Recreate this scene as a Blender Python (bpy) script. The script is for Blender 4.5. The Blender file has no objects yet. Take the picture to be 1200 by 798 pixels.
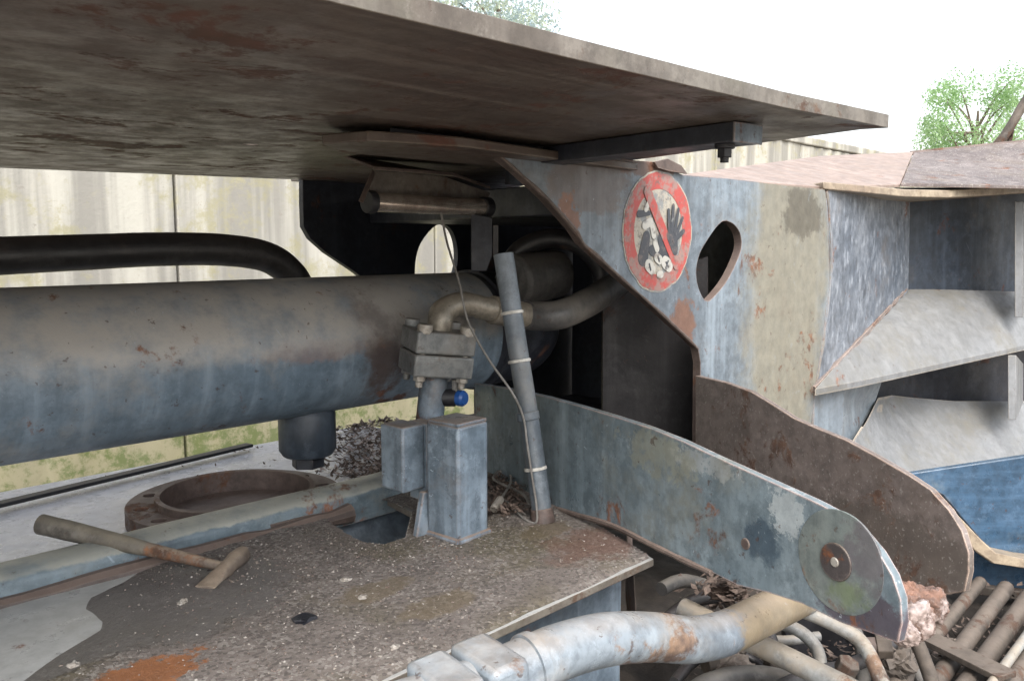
import bpy, bmesh, math, random
import numpy as np
from mathutils import Vector, Matrix, noise as mnoise
from mathutils.geometry import tessellate_polygon
random.seed(7)
R = math.radians
sc = bpy.context.scene
C = sc.collection
# ------------------------------------------------------------------ camera
PITCH, HEAD = R(6.5), R(44)
cd = bpy.data.cameras.new('camera'); cam = bpy.data.objects.new('camera', cd); C.objects.link(cam)
cd.sensor_width = 36; cd.lens = 30; cd.clip_start = .02; cd.clip_end = 2000
cam.location = (0, 0, 0); cam.rotation_euler = (R(90)-PITCH, 0, HEAD-R(90))
sc.camera = cam
# ------------------------------------------------------------------ daylight (overcast)
w = bpy.data.worlds.new('World'); sc.world = w; w.use_nodes = True
nt = w.node_tree; bg = nt.nodes['Background']
sky = nt.nodes.new('ShaderNodeTexSky'); sky.sky_type = 'NISHITA'; sky.sun_disc = False
SUN_EL, SUN_AZ = R(50), R(215)
sky.sun_elevation = SUN_EL; sky.sun_rotation = SUN_AZ; sky.air_density = 1.2; sky.dust_density = 4
hs = nt.nodes.new('ShaderNodeHueSaturation'); hs.inputs['Saturation'].default_value = .34
nt.links.new(sky.outputs[0], hs.inputs['Color']); nt.links.new(hs.outputs[0], bg.inputs[0])
bg.inputs[1].default_value = .15
sd = bpy.data.lights.new('sun', 'SUN'); sd.energy = .8; sd.angle = R(30); sd.color = (1, .985, .97)
sun = bpy.data.objects.new('sun', sd); C.objects.link(sun)
sdir = Vector((math.sin(SUN_AZ)*math.cos(SUN_EL), math.cos(SUN_AZ)*math.cos(SUN_EL), math.sin(SUN_EL)))
sun.rotation_euler = sdir.to_track_quat('Z', 'Y').to_euler(); sun.location = sdir*20
sc.view_settings.view_transform = 'Standard'; sc.view_settings.look = 'None'
sc.view_settings.gamma = 1; sc.view_settings.exposure = 1.6
sc.render.engine = 'CYCLES'
sc.cycles.max_bounces = 10; sc.cycles.diffuse_bounces = 6
# ------------------------------------------------------------------ survey helpers (image bearings -> places)
ch, sh, cp, sp_ = math.cos(HEAD), math.sin(HEAD), math.cos(PITCH), math.sin(PITCH)
Hd = Vector((ch, sh, 0)); Rt = Vector((sh, -ch, 0))
Fw = Hd*cp + Vector((0, 0, -sp_)); Up = Hd*sp_ + Vector((0, 0, cp))
def ray(px, py): return Fw + Rt*((px-600)/1000) + Up*((399-py)/1000)
def onY(px, py, Y): d = ray(px, py); return d*(Y/d.y)
def onX(px, py, X): d = ray(px, py); return d*(X/d.x)
def onZ(px, py, Z): d = ray(px, py); return d*(Z/d.z)
def onF(px, py, f): d = ray(px, py); return d*(f/d.dot(Hd))
def onP(px, py, p0, n): d = ray(px, py); return d*(p0.dot(n)/d.dot(n))
# ------------------------------------------------------------------ material builder
class NT:
    def __init__(s, name):
        s.m = bpy.data.materials.new(name); s.m.use_nodes = True; s.t = s.m.node_tree
        s.b = s.t.nodes['Principled BSDF']
        g = s.t.nodes.new('ShaderNodeNewGeometry'); s.pos = g.outputs['Position']; s.nrm = g.outputs['Normal']
    def set(s, sock, v):
        if isinstance(v, bpy.types.NodeSocket): s.t.links.new(v, sock)
        elif isinstance(v, (tuple, list)) and sock.type == 'RGBA': sock.default_value = (*v[:3], 1)
        else: sock.default_value = v
    def math(s, op, a, b=0, c=0, clamp=False):
        n = s.t.nodes.new('ShaderNodeMath'); n.operation = op; n.use_clamp = clamp
        s.set(n.inputs[0], a); s.set(n.inputs[1], b); s.set(n.inputs[2], c); return n.outputs[0]
    def vmul(s, v, k):
        n = s.t.nodes.new('ShaderNodeVectorMath'); n.operation = 'MULTIPLY'
        s.set(n.inputs[0], v); n.inputs[1].default_value = k; return n.outputs[0]
    def vadd(s, v, k):
        n = s.t.nodes.new('ShaderNodeVectorMath'); n.operation = 'ADD'
        s.set(n.inputs[0], v); s.set(n.inputs[1], k); return n.outputs[0]
    def noise(s, scale, detail=4, rough=.6, vec=None, dist=0, off=0):
        n = s.t.nodes.new('ShaderNodeTexNoise'); v = vec or s.pos
        if off: v = s.vadd(v, (off, off*1.7, -off))
        s.set(n.inputs['Vector'], v); n.inputs['Scale'].default_value = scale
        n.inputs['Detail'].default_value = detail; n.inputs['Roughness'].default_value = rough
        n.inputs['Distortion'].default_value = dist; return n.outputs['Fac']
    def ss(s, v, lo, hi, a=0., b=1.):
        n = s.t.nodes.new('ShaderNodeMapRange'); n.interpolation_type = 'SMOOTHSTEP'
        s.set(n.inputs['Value'], v)
        n.inputs['From Min'].default_value = lo; n.inputs['From Max'].default_value = hi
        n.inputs['To Min'].default_value = a; n.inputs['To Max'].default_value = b; return n.outputs[0]
    def mix(s, f, a, b, mode='MIX'):
        n = s.t.nodes.new('ShaderNodeMix'); n.data_type = 'RGBA'; n.blend_type = mode
        s.set(n.inputs[0], f); s.set(n.inputs[6], a); s.set(n.inputs[7], b); return n.outputs[2]
    def sepz(s, v, i=2):
        n = s.t.nodes.new('ShaderNodeSeparateXYZ'); s.set(n.inputs[0], v); return n.outputs[i]
    def rotv(s, e):
        n = s.t.nodes.new('ShaderNodeVectorRotate'); n.rotation_type = 'EULER_XYZ'; s.set(n.inputs['Vector'], s.pos); n.inputs['Rotation'].default_value = e; return n.outputs[0]
    def blob(s, c, r, amp=.5, soft=.15, nscale=14):
        n = s.t.nodes.new('ShaderNodeVectorMath'); n.operation = 'SUBTRACT'
        s.set(n.inputs[0], s.pos); n.inputs[1].default_value = c
        v = s.vmul(n.outputs[0], (1/r[0], 1/r[1], 1/r[2]))
        l = s.t.nodes.new('ShaderNodeVectorMath'); l.operation = 'LENGTH'; s.set(l.inputs[0], v)
        d = s.math('ADD', l.outputs['Value'], s.math('MULTIPLY', s.math('SUBTRACT', s.noise(nscale, 9, .75), .5), amp*4.5))
        return s.ss(d, 1-soft, 1+soft, 1., 0.)
RUSTD, RUSTO = (.055, .026, .016), (.24, .085, .03)
def grimy(name, base, base2=None, rust=.25, rustc=None, dirt=.4, dirtc=(.15, .12, .09), streak=.3, sdir=(22, 22, 1.5), scratch=.5,
          rough=.5, metallic=0., up=.5, blobs=(), bump=.25, edge=.5, edgec=(.3, .24, .2), seed=0., big=2.5, spec=.5, speck=0., up0=.35, up1=.95, uneven=.0, mott=1.):
    N = NT(name); base2 = base2 or tuple(x*.65 for x in base)
    c = N.mix(N.ss(N.noise(big, 5, .6, off=seed+1), .35, .65), base, base2)
    c = N.mix(N.ss(N.noise(38, 6, .7, off=seed), .4, .65, 0, .3+.3*mott), c, tuple(x*.55 for x in base2))
    c = N.mix(N.ss(N.noise(11, 9, .8, off=seed+20), .5, .62, 0, .5*mott), c, tuple(x*.6 for x in base2))
    c = N.mix(N.ss(N.noise(13, 9, .8, off=seed+23), .53, .64, 0, .45*mott), c, tuple(min(1, x*1.35+.02) for x in base))
    if streak:
        st = N.noise(1., 5, .6, vec=N.vmul(N.pos, sdir), off=seed)
        c = N.mix(N.ss(st, .5, .75, 0, streak), c, tuple(min(1, x*1.7+.03) for x in base))
        c = N.mix(N.ss(st, .5, .25, 0, streak*1.3), c, tuple(x*.45 for x in base2))
    for bl in blobs:   # (centre, radii, colour, opacity[, amp, soft, nscale])
        a = list(bl[4:]) + [.5, .15, 14][len(bl)-4:]
        a[2] = max(a[2], 1.5/math.sqrt(bl[1][0]*bl[1][2]))
        f = N.math('MULTIPLY', N.blob(bl[0], bl[1], *a), bl[3])
        cc = N.mix(N.ss(N.noise(30, 5, .7), .3, .7), bl[2], tuple(x*.72 for x in bl[2]))
        c = N.mix(f, c, cc)
    # dust and grease in soft patches
    dn = N.math('MULTIPLY', N.ss(N.noise(5, 6, .7, off=seed+3), .62-.3*dirt, .8-.2*dirt), N.ss(N.noise(70, 4, .7), .25, .6, .45, 1))
    c = N.mix(N.math('MULTIPLY', dn, min(1, dirt*1.6)), c, dirtc)
    if up:
        u = N.math('MULTIPLY', N.ss(N.math('ADD', N.sepz(N.nrm), N.math('MULTIPLY', N.math('SUBTRACT', N.noise(9, 6, .7, off=seed+15), .5), uneven)), up0, up1), N.ss(N.noise(11, 6, .7, off=seed+5), .3, .6, .35, 1))
        c = N.mix(N.math('MULTIPLY', u, up), c, tuple(x*1.25 for x in dirtc))
    rn = N.noise(7, 9, .72, off=seed+9, dist=.3)
    rm = N.ss(rn, .67-.34*rust, .74-.34*rust)
    rcol = N.mix(N.ss(N.noise(26, 6, .7, off=seed), .35, .7), RUSTD, rustc or RUSTO)
    c = N.mix(N.math('MULTIPLY', rm, .85), c, rcol)
    ch_ = N.ss(N.noise(55, 4, .65, off=seed+2), .655, .685)       # chips
    c = N.mix(N.math('MULTIPLY', ch_, .6*min(1, scratch*1.5)), c, RUSTD)
    if scratch:
        l1 = N.noise(1., 2, .6, vec=N.vmul(N.rotv((.3, .5, .9)), (160, 160, 5)), off=seed+4)
        l2 = N.noise(1., 2, .6, vec=N.vmul(N.rotv((1.2, -.4, .2)), (210, 210, 9)), off=seed+7)
        sm = N.math('MULTIPLY', N.ss(N.math('MAXIMUM', l1, l2), .70, .76), N.ss(N.noise(6, 4, .6, off=seed+6), .48, .66))
        # rubbed, paler patches with ragged edges
        pt = N.math('MULTIPLY', N.ss(N.noise(17, 9, .78, off=seed+12, dist=.4), .60, .66), .35*mott*min(1, scratch))
        c = N.mix(pt, c, tuple(min(1, x*1.45+.05) for x in base))
        c = N.mix(N.math('MULTIPLY', sm, scratch), c, tuple(min(1, x*1.6+.12) for x in base))
    if speck:
        vs = N.ss(N.noise(190, 2, .5, off=seed), .62, .7); c = N.mix(N.math('MULTIPLY', vs, speck), c, (.42, .40, .37))
    if edge:
        bv = N.t.nodes.new('ShaderNodeBevel'); bv.samples = 4; bv.inputs['Radius'].default_value = .004
        dp = N.t.nodes.new('ShaderNodeVectorMath'); dp.operation = 'DOT_PRODUCT'
        N.set(dp.inputs[0], bv.outputs[0]); N.set(dp.inputs[1], N.nrm)
        em = N.math('MULTIPLY', N.ss(dp.outputs['Value'], .995, .9, 0, 1), N.ss(N.noise(30, 4, .7, off=seed), .3, .55))
        c = N.mix(N.math('MULTIPLY', em, edge), c, edgec)
    N.set(N.b.inputs['Base Color'], c)
    rr = N.math('ADD', N.ss(N.noise(16, 6, .7, off=seed+8), .3, .7, rough-.13, rough+.14), N.math('MULTIPLY', rm, .3), clamp=True)
    N.set(N.b.inputs['Roughness'], rr)
    N.b.inputs['Metallic'].default_value = metallic; N.b.inputs['Specular IOR Level'].default_value = spec
    h = N.math('ADD', N.math('MULTIPLY', N.noise(60, 6, .7, off=seed), .5), N.math('MULTIPLY', N.noise(9, 4, .5, off=seed), 1.2))
    h = N.math('ADD', h, N.math('MULTIPLY', rm, .3)); h = N.math('SUBTRACT', h, N.math('MULTIPLY', ch_, .3))
    b = N.t.nodes.new('ShaderNodeBump'); b.inputs['Strength'].default_value = bump; b.inputs['Distance'].default_value = .006
    N.set(b.inputs['Height'], h); N.set(N.b.inputs['Normal'], b.outputs[0])
    return N.m
def plain(name, col, col2=None, rough=.7, scale=20, bump=.3, metallic=0, detail=6):
    N = NT(name)
    N.set(N.b.inputs['Base Color'], N.mix(N.ss(N.noise(scale, detail, .7), .3, .7), col, col2 or tuple(x*.6 for x in col)))
    N.b.inputs['Roughness'].default_value = rough; N.b.inputs['Metallic'].default_value = metallic
    b = N.t.nodes.new('ShaderNodeBump'); b.inputs['Strength'].default_value = bump; b.inputs['Distance'].default_value = .004
    N.set(b.inputs['Height'], N.noise(scale*3, 5, .7)); N.set(N.b.inputs['Normal'], b.outputs[0])
    return N.m
# ------------------------------------------------------------------ mesh builder
def frame(axis):
    z = Vector(axis).normalized(); a = Vector((0, 0, 1)) if abs(z.z) < .9 else Vector((1, 0, 0))
    x = a.cross(z).normalized(); return x, z.cross(x), z
def plate(bm, pts, thick, holes=()):
    """solid plate: outline (and holes) in space, pushed along the vector thick"""
    loops = [[Vector(p) for p in pts]] + [[Vector(p) for p in h] for h in holes]
    flat = [p for l in loops for p in l]; t = Vector(thick)
    A = [bm.verts.new(p) for p in flat]; B = [bm.verts.new(p+t) for p in flat]
    for tri in tessellate_polygon(loops):
        try: bm.faces.new([A[i] for i in tri]); bm.faces.new([B[i] for i in reversed(tri)])
        except ValueError: pass
    k = 0
    for l in loops:
        n = len(l)
        for i in range(n):
            j = (i+1) % n; bm.faces.new([A[k+i], A[k+j], B[k+j], B[k+i]])
        k += n
def loft(bm, rings, close=True, cap=True):
    V = [[bm.verts.new(p) for p in r] for r in rings]; n = len(V[0])
    for a, b in zip(V, V[1:]):
        for i in range(n if close else n-1): bm.faces.new([a[i], a[(i+1) % n], b[(i+1) % n], b[i]])
    if cap: bm.faces.new(V[0][::-1]); bm.faces.new(V[-1])
def cyl(bm, p0, p1, r0, r1=None, seg=24, rot=0.):
    p0, p1 = Vector(p0), Vector(p1); x, y, z = frame(p1-p0); r1 = r0 if r1 is None else r1
    loft(bm, [[p + (x*math.cos(rot+2*math.pi*i/seg)+y*math.sin(rot+2*math.pi*i/seg))*r for i in range(seg)] for p, r in ((p0, r0), (p1, r1))])
def lathe(bm, p0, axis, prof, seg=48):
    x, y, z = frame(axis); p0 = Vector(p0)
    loft(bm, [[p0+z*h+(x*math.cos(2*math.pi*i/seg)+y*math.sin(2*math.pi*i/seg))*max(r, 1e-4) for i in range(seg)] for h, r in prof])
def spline(pts, sub=6, closed=False):
    P = [Vector(p) for p in pts]; n = len(P); out = []
    for i in range(n if closed else n-1):
        a, b, c, d = (P[(i-1) % n], P[i], P[(i+1) % n], P[(i+2) % n]) if closed else (P[max(i-1, 0)], P[i], P[i+1], P[min(i+2, n-1)])
        for k in range(sub):
            t = k/sub
            out.append(.5*((2*b)+(c-a)*t+(2*a-5*b+4*c-d)*t*t+(3*b-a-3*c+d)*t**3))
    if not closed: out.append(P[-1])
    return out
def tube(bm, pts, r, seg=16, sub=6, wob=0.):
    P = spline(pts, sub) if sub else [Vector(p) for p in pts]; n = len(P); x = None; rings = []
    for i, p in enumerate(P):
        t = (P[min(i+1, n-1)]-P[max(i-1, 0)]).normalized()
        if x is None: x, y, _ = frame(t)
        else: x = (x-t*x.dot(t)).normalized()
        y = t.cross(x); rr = r(i/(n-1)) if callable(r) else r
        if wob: rr *= 1+wob*mnoise.noise(p*25)
        rings.append([p+(x*math.cos(2*math.pi*k/seg)+y*math.sin(2*math.pi*k/seg))*rr for k in range(seg)])
    loft(bm, rings)
def box(bm, c, s, ax=None):
    c = Vector(c); X, Y, Z = ax or (Vector((1, 0, 0)), Vector((0, 1, 0)), Vector((0, 0, 1)))
    def q(i, j, k): return c+X*(i*s[0]/2)+Y*(j*s[1]/2)+Z*(k*s[2]/2)
    loft(bm, [[q(-1, -1, k), q(1, -1, k), q(1, 1, k), q(-1, 1, k)] for k in (-1, 1)])
def rock(bm, c, r, seed, sub=2, amp=.45, fl=1.):
    g = bmesh.ops.create_icosphere(bm, subdivisions=sub, radius=1)
    for v in g['verts']:
        d = v.co.normalized(); k = 1+amp*(mnoise.noise(d*1.6+Vector((seed*7.1, seed, 0)))+.5*mnoise.noise(d*4+Vector((seed, 3, seed))))
        v.co = Vector(c)+Vector((d.x, d.y, d.z*fl))*k*r
def obj(name, bm, mat, parent=None, bevel=0., ang=32, flat=False, **props):
    bmesh.ops.recalc_face_normals(bm, faces=bm.faces)
    co = np.array([v.co for v in bm.verts]); lo, hi = co.min(0), co.max(0)
    org = Vector(((lo[0]+hi[0])/2, (lo[1]+hi[1])/2, lo[2]))
    for v in bm.verts: v.co -= org
    me = bpy.data.meshes.new(name); bm.to_mesh(me); bm.free()
    if not flat:
        me.polygons.foreach_set('use_smooth', [True]*len(me.polygons)); me.set_sharp_from_angle(angle=R(ang))
    me.materials.append(mat); o = bpy.data.objects.new(name, me); C.objects.link(o)
    o.location = org
    if parent is not None:
        o.parent = parent; pw = Vector(parent.location)
        if parent.parent: pw = pw+Vector(parent.parent.location)
        o.location = org-pw
    if bevel:
        b = o.modifiers.new('bevel', 'BEVEL'); b.width = bevel; b.segments = 2; b.limit_method = 'ANGLE'; b.angle_limit = R(38)
    for k, v in props.items(): o[k] = v
    return o
def thing(name, label, cat, loc, group=None):
    o = bpy.data.objects.new(name, None); C.objects.link(o); o.empty_display_size = .05
    o.location = Vector(loc); o['label'] = label; o['category'] = cat
    if group: o['group'] = group
    return o
def one(name, label, cat, bm, mat, bevel=0., group=None, **k):
    o = obj(name, bm, mat, None, bevel, **k); o['label'] = label; o['category'] = cat
    if group: o['group'] = group
    return o
NB = bmesh.new
# ------------------------------------------------------------------ materials
BL, BL2 = (.155, .195, .235), (.085, .115, .15)
YS = 1.0                                   # front side plate
m_cover = grimy('cover_steel', (.095, .078, .064), (.07, .046, .036), rust=.38, rustc=(.10, .034, .02), dirt=.3, dirtc=(.09, .07, .05),
                streak=.55, sdir=(1.6, 30, 3), scratch=.5, rough=.45, bump=.2, up=.3, edge=.25, edgec=(.4, .36, .27), mott=.45, seed=2, big=3)
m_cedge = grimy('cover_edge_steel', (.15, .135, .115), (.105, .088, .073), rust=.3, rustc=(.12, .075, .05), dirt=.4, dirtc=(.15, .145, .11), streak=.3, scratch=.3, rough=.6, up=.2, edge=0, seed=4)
m_side = grimy('side_plate_paint', (.165, .20, .23), (.115, .14, .165), rust=.26, dirt=.35, streak=.5, scratch=.6, rough=.45, edge=.8, edgec=(.22, .10, .05), seed=5,
    blobs=[(onY(925, 345, YS), (.22, .2, .5), (.235, .215, .16), .85, .3, .3, 10), (onY(940, 250, YS), (.11, .2, .06), (.09, .08, .06), .8),
           (onY(800, 378, YS), (.05, .2, .05), (.17, .085, .055), .9, .6), (onY(690, 215, YS), (.12, .2, .05), (.14, .10, .08), .6),
           (onY(760, 195, YS), (.1, .2, .022), (.13, .07, .045), .8), (onY(665, 260, YS), (.03, .2, .05), (.22, .09, .04), .8, .6)])
m_barrel = grimy('barrel_paint', (.185, .235, .285), (.12, .165, .21), rust=.22, dirt=.4, dirtc=(.265, .25, .23), streak=.32, sdir=(26, 3, 3), scratch=.7, rough=.42, up=1., up0=-.1, up1=.3, uneven=.9, bump=.15, mott=.6, seed=8, edge=0,
    blobs=[((1.05, 1.38, -.14), (.065, .4, .16), (.10, .06, .045), .8, .5, .3, 18), ((.9, 1.38, -.2), (.12, .4, .02), (.3, .14, .07), .35, .6, .3, 25), ((1.24, 1.38, -.24), (.035, .4, .14), (.02, .02, .025), .8, .5, .3, 20)])
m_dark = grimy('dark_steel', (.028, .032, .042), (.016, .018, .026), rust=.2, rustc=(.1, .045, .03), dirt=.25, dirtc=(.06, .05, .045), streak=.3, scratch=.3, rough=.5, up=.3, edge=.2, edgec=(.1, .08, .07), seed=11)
m_blue = grimy('blue_grey_paint', BL, BL2, rust=.26, dirt=.35, streak=.5, scratch=.7, rough=.42, edge=.7, edgec=(.26, .17, .12), seed=14)
m_post = grimy('post_paint', (.20, .25, .30), (.12, .16, .20), rust=.22, dirt=.3, dirtc=(.2, .15, .11), streak=.5, scratch=.9, rough=.38, edge=1., edgec=(.26, .15, .09), up=.8, seed=17)
m_arm = grimy('arm_paint', (.19, .235, .26), (.12, .16, .185), rust=.24, dirt=.42, dirtc=(.15, .145, .11), streak=.35, scratch=.9, rough=.38, up=.2, edge=.9, edgec=(.5, .36, .32), seed=20,
    blobs=[(onF(668, 605, 1.42), (.04, .06, .025), (.16, .075, .035), .9, .5), (onF(875, 635, 1.1), (.035, .045, .04), (.045, .07, .095), .9, .3),  # dark blue patch paints the shadow lozenge of a depression
           (onF(697, 551, 1.42), (.01, .016, .011), (.05, .06, .08), .9, .2), (onF(1030, 715, .97), (.05, .07, .035), (.075, .06, .075), .9, .4),
           (onF(925, 600, 1.07), (.012, .04, .03), (.4, .44, .45), .7, .8), (onF(810, 545, 1.2), (.05, .07, .02), (.36, .38, .38), .6, 1.), (onF(905, 660, 1.05), (.014, .03, .04), (.3, .34, .38), .6, .8), (onF(740, 530, 1.3), (.06, .1, .04), (.25, .26, .21), .6, .8)])  # first pale patch on this line is a painted highlight
m_arm_in = grimy('arm_inner_steel', (.20, .165, .15), (.15, .125, .115), rust=.35, rustc=(.15, .08, .05), dirt=.45, dirtc=(.12, .095, .08), streak=.3, sdir=(3, 3, 12), scratch=.3, rough=.5, edge=.9, edgec=(.45, .33, .26), seed=23, speck=.35,
    blobs=[(onF(1060, 640, 1.35), (.2, .2, .06), (.11, .092, .08), .8, .4), (onF(960, 545, 1.6), (.06, .06, .03), (.11, .12, .14), .7, .5)])
m_inshade = grimy('shaded_inner_steel', (.022, .019, .02), (.014, .012, .013), rust=.2, rustc=(.08, .04, .025), dirt=.3, dirtc=(.035, .03, .027), streak=.3, rough=.55, seed=96, edge=.3, edgec=(.12, .09, .07))  # shade of the interior put into this near-black colour
m_boss = grimy('boss_paint', (.17, .19, .175), (.12, .145, .145), rust=.3, dirt=.4, dirtc=(.17, .15, .11), streak=.2, scratch=.5, rough=.4, up=.1, edge=0, seed=26,
    blobs=[(onF(985, 697, .98), (.026, .03, .016), (.15, .19, .09), .6, .6, .35), (onF(1015, 650, .95), (.03, .04, .05), (.11, .10, .11), .8, .6, .3), (onF(930, 650, 1.02), (.012, .02, .035), (.26, .26, .2), .6, .7, .3)])
m_rust = grimy('rusty_iron', (.105, .075, .065), (.065, .048, .042), rust=.32, rustc=(.16, .07, .035), dirt=.4, streak=.2, scratch=.3, rough=.6, edge=.4, seed=29, up=.6, dirtc=(.16, .12, .10))
m_pin = grimy('pin_steel', (.12, .095, .09), (.07, .06, .06), rust=.35, dirt=.3, rough=.4, seed=31, metallic=.2, streak=0)
m_tray = grimy('tray_paint', (.78, .80, .86), (.7, .72, .8), rust=.03, dirt=.05, streak=.15, scratch=.3, rough=.28, up=.1, dirtc=(.3, .28, .26), edge=.2, mott=.15, seed=33, bump=.1)
m_beam = grimy('beam_paint', (.14, .18, .205), (.09, .125, .15), rust=.25, dirt=.4, dirtc=(.25, .25, .22), streak=.3, sdir=(3, 20, 20), scratch=.6, rough=.4, up=.95, up0=.45, up1=.7, uneven=1.4, edge=.4, seed=36)
m_deck = grimy('deck_paint', (.42, .43, .425), (.36, .37, .37), rust=.1, dirt=.3, dirtc=(.28, .25, .2), streak=.2, sdir=(3, 20, 20), scratch=.4, rough=.35, up=.15, edge=.9, edgec=(.3, .27, .23), mott=.4, seed=39, bump=.12)
m_rib = grimy('rib_paint', (.19, .195, .20), (.14, .145, .15), rust=.06, dirt=.5, dirtc=(.145, .135, .11), streak=.2, scratch=.4, rough=.5, up=.3, edge=.7, edgec=(.33, .28, .22), mott=.15, seed=42)
m_pockl = grimy('lower_pocket_paint', (.22, .26, .29), (.17, .2, .23), rust=.2, dirt=.3, streak=.3, scratch=.5, rough=.4, up=0, edge=.4, mott=.4, seed=46)
m_pocket = grimy('pocket_paint', (.22, .24, .27), (.10, .12, .15), rust=.25, dirt=.3, streak=.55, sdir=(38, 38, 22), scratch=1., rough=.4, up=.2, edge=.5, seed=45)
m_pocketb = grimy('pocket_back_shade', (.04, .055, .08), (.03, .038, .05), rust=.22, rustc=(.14, .05, .035), dirt=.3, streak=.4, rough=.5, seed=48)  # shade of the deep pocket put into the back wall's colour
m_pink = grimy('bleached_steel', (.29, .22, .185), (.24, .185, .155), rust=.12, dirt=.2, dirtc=(.3, .24, .19), streak=.3, scratch=.3, rough=.6, up=.0, edge=.3, edgec=(.3, .2, .15), mott=.3, seed=51)
m_grit = grimy('gritty_steel', (.17, .145, .135), (.11, .09, .085), rust=.25, dirt=.4, streak=.3, rough=.7, up=0, speck=.9, edge=.4, edgec=(.3, .15, .1), seed=54)
m_bright = grimy('bright_blue_paint', (.042, .09, .155), (.03, .065, .11), rust=.14, dirt=.4, dirtc=(.16, .19, .2), streak=.5, sdir=(2, 2, 30), scratch=.7, rough=.35, up=.2, edge=.5, seed=57)
m_tan = grimy('tan_edge', (.34, .28, .2), (.24, .18, .13), rust=.2, dirt=.3, rough=.5, seed=60, streak=.2)
m_bigpipe = grimy('pipe_paint', (.22, .255, .285), (.15, .18, .215), rust=.33, rustc=(.28, .17, .1), dirt=.4, dirtc=(.3, .24, .18), streak=.5, sdir=(12, 12, 12), scratch=.8, rough=.38, up=.35, seed=63, edge=0,
    blobs=[(onF(905, 715, 1.25), (.12, .12, .08), (.26, .2, .12), .85, .4)])
m_pipe2 = grimy('small_pipe_paint', (.26, .27, .265), (.18, .18, .175), rust=.3, rustc=(.25, .14, .08), dirt=.5, dirtc=(.28, .23, .17), rough=.5, seed=66, edge=0)
m_rod = grimy('muddy_rod', (.085, .07, .056), (.05, .04, .033), rust=.4, rustc=(.09, .05, .032), dirt=.6, dirtc=(.125, .10, .08), rough=.75, seed=69, edge=0, up=.6)
m_rubber = grimy('old_rubber', (.03, .028, .028), (.018, .018, .02), rust=.15, rustc=(.12, .07, .04), dirt=.35, dirtc=(.07, .055, .05), streak=.2, scratch=.2, rough=.45, up=.35, edge=0, seed=72)
m_hose = grimy('dusty_hose', (.10, .095, .09), (.05, .05, .052), rust=.1, dirt=.5, dirtc=(.15, .135, .115), streak=.3, rough=.55, edge=0, seed=75, up=.6)
m_elbow = grimy('galvanised_elbow', (.30, .27, .22), (.2, .175, .14), rust=.3, rustc=(.2, .11, .06), dirt=.4, dirtc=(.25, .21, .16), rough=.38, metallic=.35, edge=0, seed=78)
m_port = grimy('port_paint', (.05, .065, .085), (.03, .04, .055), rust=.22, dirt=.3, dirtc=(.07, .065, .06), streak=.3, rough=.42, up=.2, edge=.4, edgec=(.1, .1, .1), seed=80)
m_flange = grimy('flange_steel', (.20, .205, .2), (.13, .14, .145), rust=.3, rustc=(.16, .09, .06), dirt=.4, rough=.42, metallic=.15, seed=81, edge=.6, edgec=(.34, .3, .26))
m_bolt = plain('bolt_steel', (.40, .38, .34), (.2, .17, .14), .4, 60, .3, .3)
m_tubeg = grimy('conduit_plastic', (.15, .175, .20), (.10, .12, .14), rust=.08, dirt=.35, dirtc=(.19, .18, .16), streak=.3, rough=.45, seed=84, edge=0)
m_tie = plain('tie_plastic', (.6, .58, .53), None, .5, 50)
m_wire = plain('wire_sheath', (.22, .21, .195), (.12, .11, .10), .5, 40)
m_chrome = plain('scuffed_chrome', (.75, .68, .6), (.3, .22, .17), .2, 16, .15, .8)
m_cap = plain('blue_plastic', (.02, .09, .32), (.015, .06, .2), .35, 20, .1)
m_black = plain('black_iron', (.02, .02, .024), None, .5, 30)
m_grip = grimy('worn_grip', (.16, .145, .125), (.07, .062, .052), rust=.1, dirt=.5, dirtc=(.22, .19, .14), streak=.2, rough=.65, seed=87, edge=0, up=.5)
m_ham = grimy('hammer_steel', (.22, .185, .15), (.13, .10, .08), rust=.5, rustc=(.3, .12, .045), dirt=.4, dirtc=(.28, .22, .16), rough=.6, seed=90, edge=.4, edgec=(.4, .33, .25))
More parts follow.
